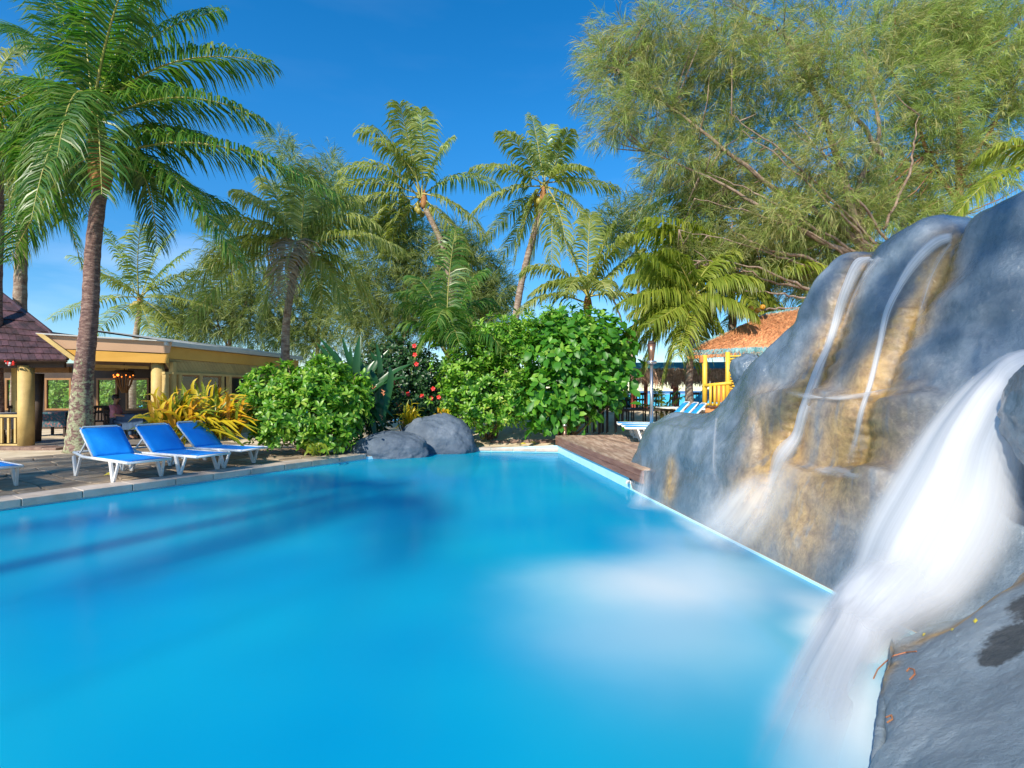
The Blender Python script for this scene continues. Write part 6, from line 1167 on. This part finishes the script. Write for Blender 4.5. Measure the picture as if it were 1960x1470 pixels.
e0 = at(1313, 676, 14.0); e1 = at(1650, 640, 12.6); r0 = at(1468, 603, 15.2); r1 = at(1545, 590, 15.2); e2 = at(1335, 684, 16.5); e3 = at(1440, 664, 13.0)
mb = MB(); mb.ngon([e0, at(1450, 668, 13.3), at(1640, 665, 12.6), r1, r0], .12); mb.ngon([e0, r0, at(1480, 640, 17)], .1); mb.ngon([r0, r1, at(1600, 640, 17.2), at(1480, 645, 17.2)], .1); mb.build('roof', M['thatch'], hu)
quad = (e0, at(1640, 663, 12.6), r1, r0)
strands('thatch', [quad], M['thatch'], hu, 9000, .28, .012, 3, .0, .06)
strands('thatch_fringe', [(e0 + Vector((0, -.02, -.03)), at(1445, 672, 13.3), at(1445, 664, 13.32), e0 + Vector((.05, 0, .06))), (at(1445, 672, 13.3), at(1640, 668, 12.6), at(1640, 662, 12.6), at(1445, 664, 13.32))], M['thatch_teal'], hu, 1300, .15, .012, 4, 1.0, .05)
strands('thatch_ridge', [(at(1440, 612, 15.1), at(1545, 602, 15), at(1545, 588, 15.2), at(1468, 600, 15.2)), (e0, r0 + Vector((-.1, 0, -.05)), r0, e0 + Vector((0, .2, .1)))], M['thatch_teal'], hu, 900, .16, .014, 5, .2, .06)
def pole(nm, a, b, r_, mat, parent): return MB().tube([a, a.lerp(b, .5), b], r_, 10).build(nm, mat, parent, True)
fz = at(1350, 779, 13.6).z
pole('post', at(1349, 779, 13.6), at(1349, 680, 13.6), .062, M['bamboo'], hu); pole('post', at(1393, 779, 13.2), at(1393, 674, 13.2), .058, M['bamboo'], hu); pole('post', at(1405, 779, 15.6), at(1405, 680, 15.6), .055, M['bamboo'], hu); pole('post', at(1500, 779, 13.0), at(1500, 670, 13.0), .06, M['bamboo'], hu)
MB().box(at(1343, 688, 13.6), (.10, .08, .16)).build('bracket', M['hutred'], hu)
pole('hand_rail', at(1349, 738, 13.55), at(1400, 733, 13.1), .045, M['bamboo'], hu); pole('bottom_rail', at(1349, 774, 13.55), at(1400, 776, 13.1), .035, M['bamboo'], hu)
for px in (1360, 1368, 1376, 1385): d = 13.5 - (px - 1349) * .008; pole('baluster', at(px, 775, d), at(px, 738, d), .034, M['bamboo'], hu)
for k in range(13): a = at(1395, 682 + k * 5.2, 13.18); b = at(1440, 680 + k * 5.2, 13.0); MB().tube([a, b], .020, 8).build('slat', M['bamboo'], hu, True)
MB().beam(at(1316, 684, 13.9), at(1445, 677, 13.3), .06, .08).build('beam', M['hutred'], hu)
mb = MB(); pz = [at(1350, 781, 13.6), at(1520, 781, 12.6), at(1600, 781, 16.5), at(1420, 781, 16.5)]
mb.ngon([Vector((p.x, p.y, fz)) for p in pz], .14); mb.build('floor', M['hutred'], hu)
for k, p in enumerate(pz): MB().beam(Vector((p.x, p.y, .3)), Vector((p.x, p.y, fz - .14)), .14, .14, (0, 1, 0)).build('stilt', M['dark'], hu)
MB().box((at(1350, 770, 15).x + .3, 14.6, fz + .35), (.4, .4, .5)).build('bench', M['hutred'], hu)
# beach palapa
bp_ = thing('beach_shelter', 'long dry palm thatched beach shelter with red posts in front of the sea', 'shelter', (5.5, 19, .8)); dS = 19.0
a0 = at(1205, 712, dS); a1 = at(1480, 712, dS + .3); h0 = at(1205, 694, dS + 1.2); h1 = at(1480, 692, dS + 1.5)
mb = MB(); mb.ngon([a0, a1, h1, h0], .08); mb.build('roof', M['tealroof'], bp_)
strands('thatch_fringe', [(a0 + Vector((0, -.05, -.12)), a1 + Vector((0, -.05, -.12)), a1 + Vector((0, 0, .12)), a0 + Vector((0, 0, .12)))], M['thatch_dry'], bp_, 2600, .42, .03, 6, 1.6, .16)
for px, w_ in ((1212, .14), (1293, .16), (1236, .12), (1440, .16)): MB().beam(Vector((at(px, 0, dS + .4).x, dS + .4, .7)), Vector((at(px, 0, dS + .4).x, dS + .4, a0.z)), w_, w_, (0, 1, 0)).build('post', M['redpost'], bp_)
MB().box((at(1291, 735, dS + .3).x, dS + .3, at(1291, 733, dS).z), (.24, .2, .45)).build('sleeve', M['redpost'], bp_)
yp = thing('palm_seedling', 'young palm seedling with feathery fronds left of the red post', 'plant', at(1265, 805, 16))
for k, (cx, cy, tx, ty) in enumerate(((1275, 770, 1300, 745), (1262, 750, 1255, 745), (1280, 780, 1310, 785), (1250, 770, 1225, 775), (1285, 765, 1312, 758))): link('frond', frond_mesh(at(1266, 800, 16), at(cx, cy, 16), at(tx, ty, 15.8), 26, .3, .4, .03, 500 + k, M['frond_yel'] if k % 2 else M['frond_dark'], .01), None, yp)
# dark tables and chairs by the beach
for i, (px, d, rz_, lb) in enumerate(((1190, 16.2, 1.2, 'dark beach chair leftmost by the sea table'), (1222, 16.6, 1.5, 'dark beach chair second from the left by the sea table'), (1250, 16.3, 1.7, 'dark beach chair third from the left by the sea table'), (1282, 16.8, 2.0, 'dark beach chair beside the palm seedling'), (1330, 17, 1.4, 'dark beach chair between the raised lounger backs'))):
    c = copy_tree(ch1); p = V3(px, d, gz(V3(px, d, 0).x, d)); c.location = p; c.rotation_euler = (0, 0, rz_); c['label'] = lb; c['group'] = 'dark beach chairs'
st1 = chair('tall dark bar stool beneath the broad leaved shrub, leftmost', V3(1135, 14.6, .35), 1.3, None, 'bar_stool', .72, 1.1, 'dark bar stools')
for px, lb in ((1150, 'tall dark bar stool beneath the broad leaved shrub, middle'), (1166, 'tall dark bar stool beneath the broad leaved shrub, rightmost')): c = copy_tree(st1); c.location = V3(px, 14.8, .37); c['label'] = lb
bt = thing('beach_table', 'long dark table by the sea behind the deck loungers', 'table', V3(1235, 15.8, .6)); p = V3(1235, 15.8, .6); MB().box(p + Vector((0, 0, .38)), (1.7, .7, .05)).build('table_top', M['dark'], bt)
for i in (-1, 1):
    for j in (-1, 1): MB().box(p + Vector((i * .75, j * .28, .17)), (.07, .07, .38)).build('leg', M['dark'], bt)
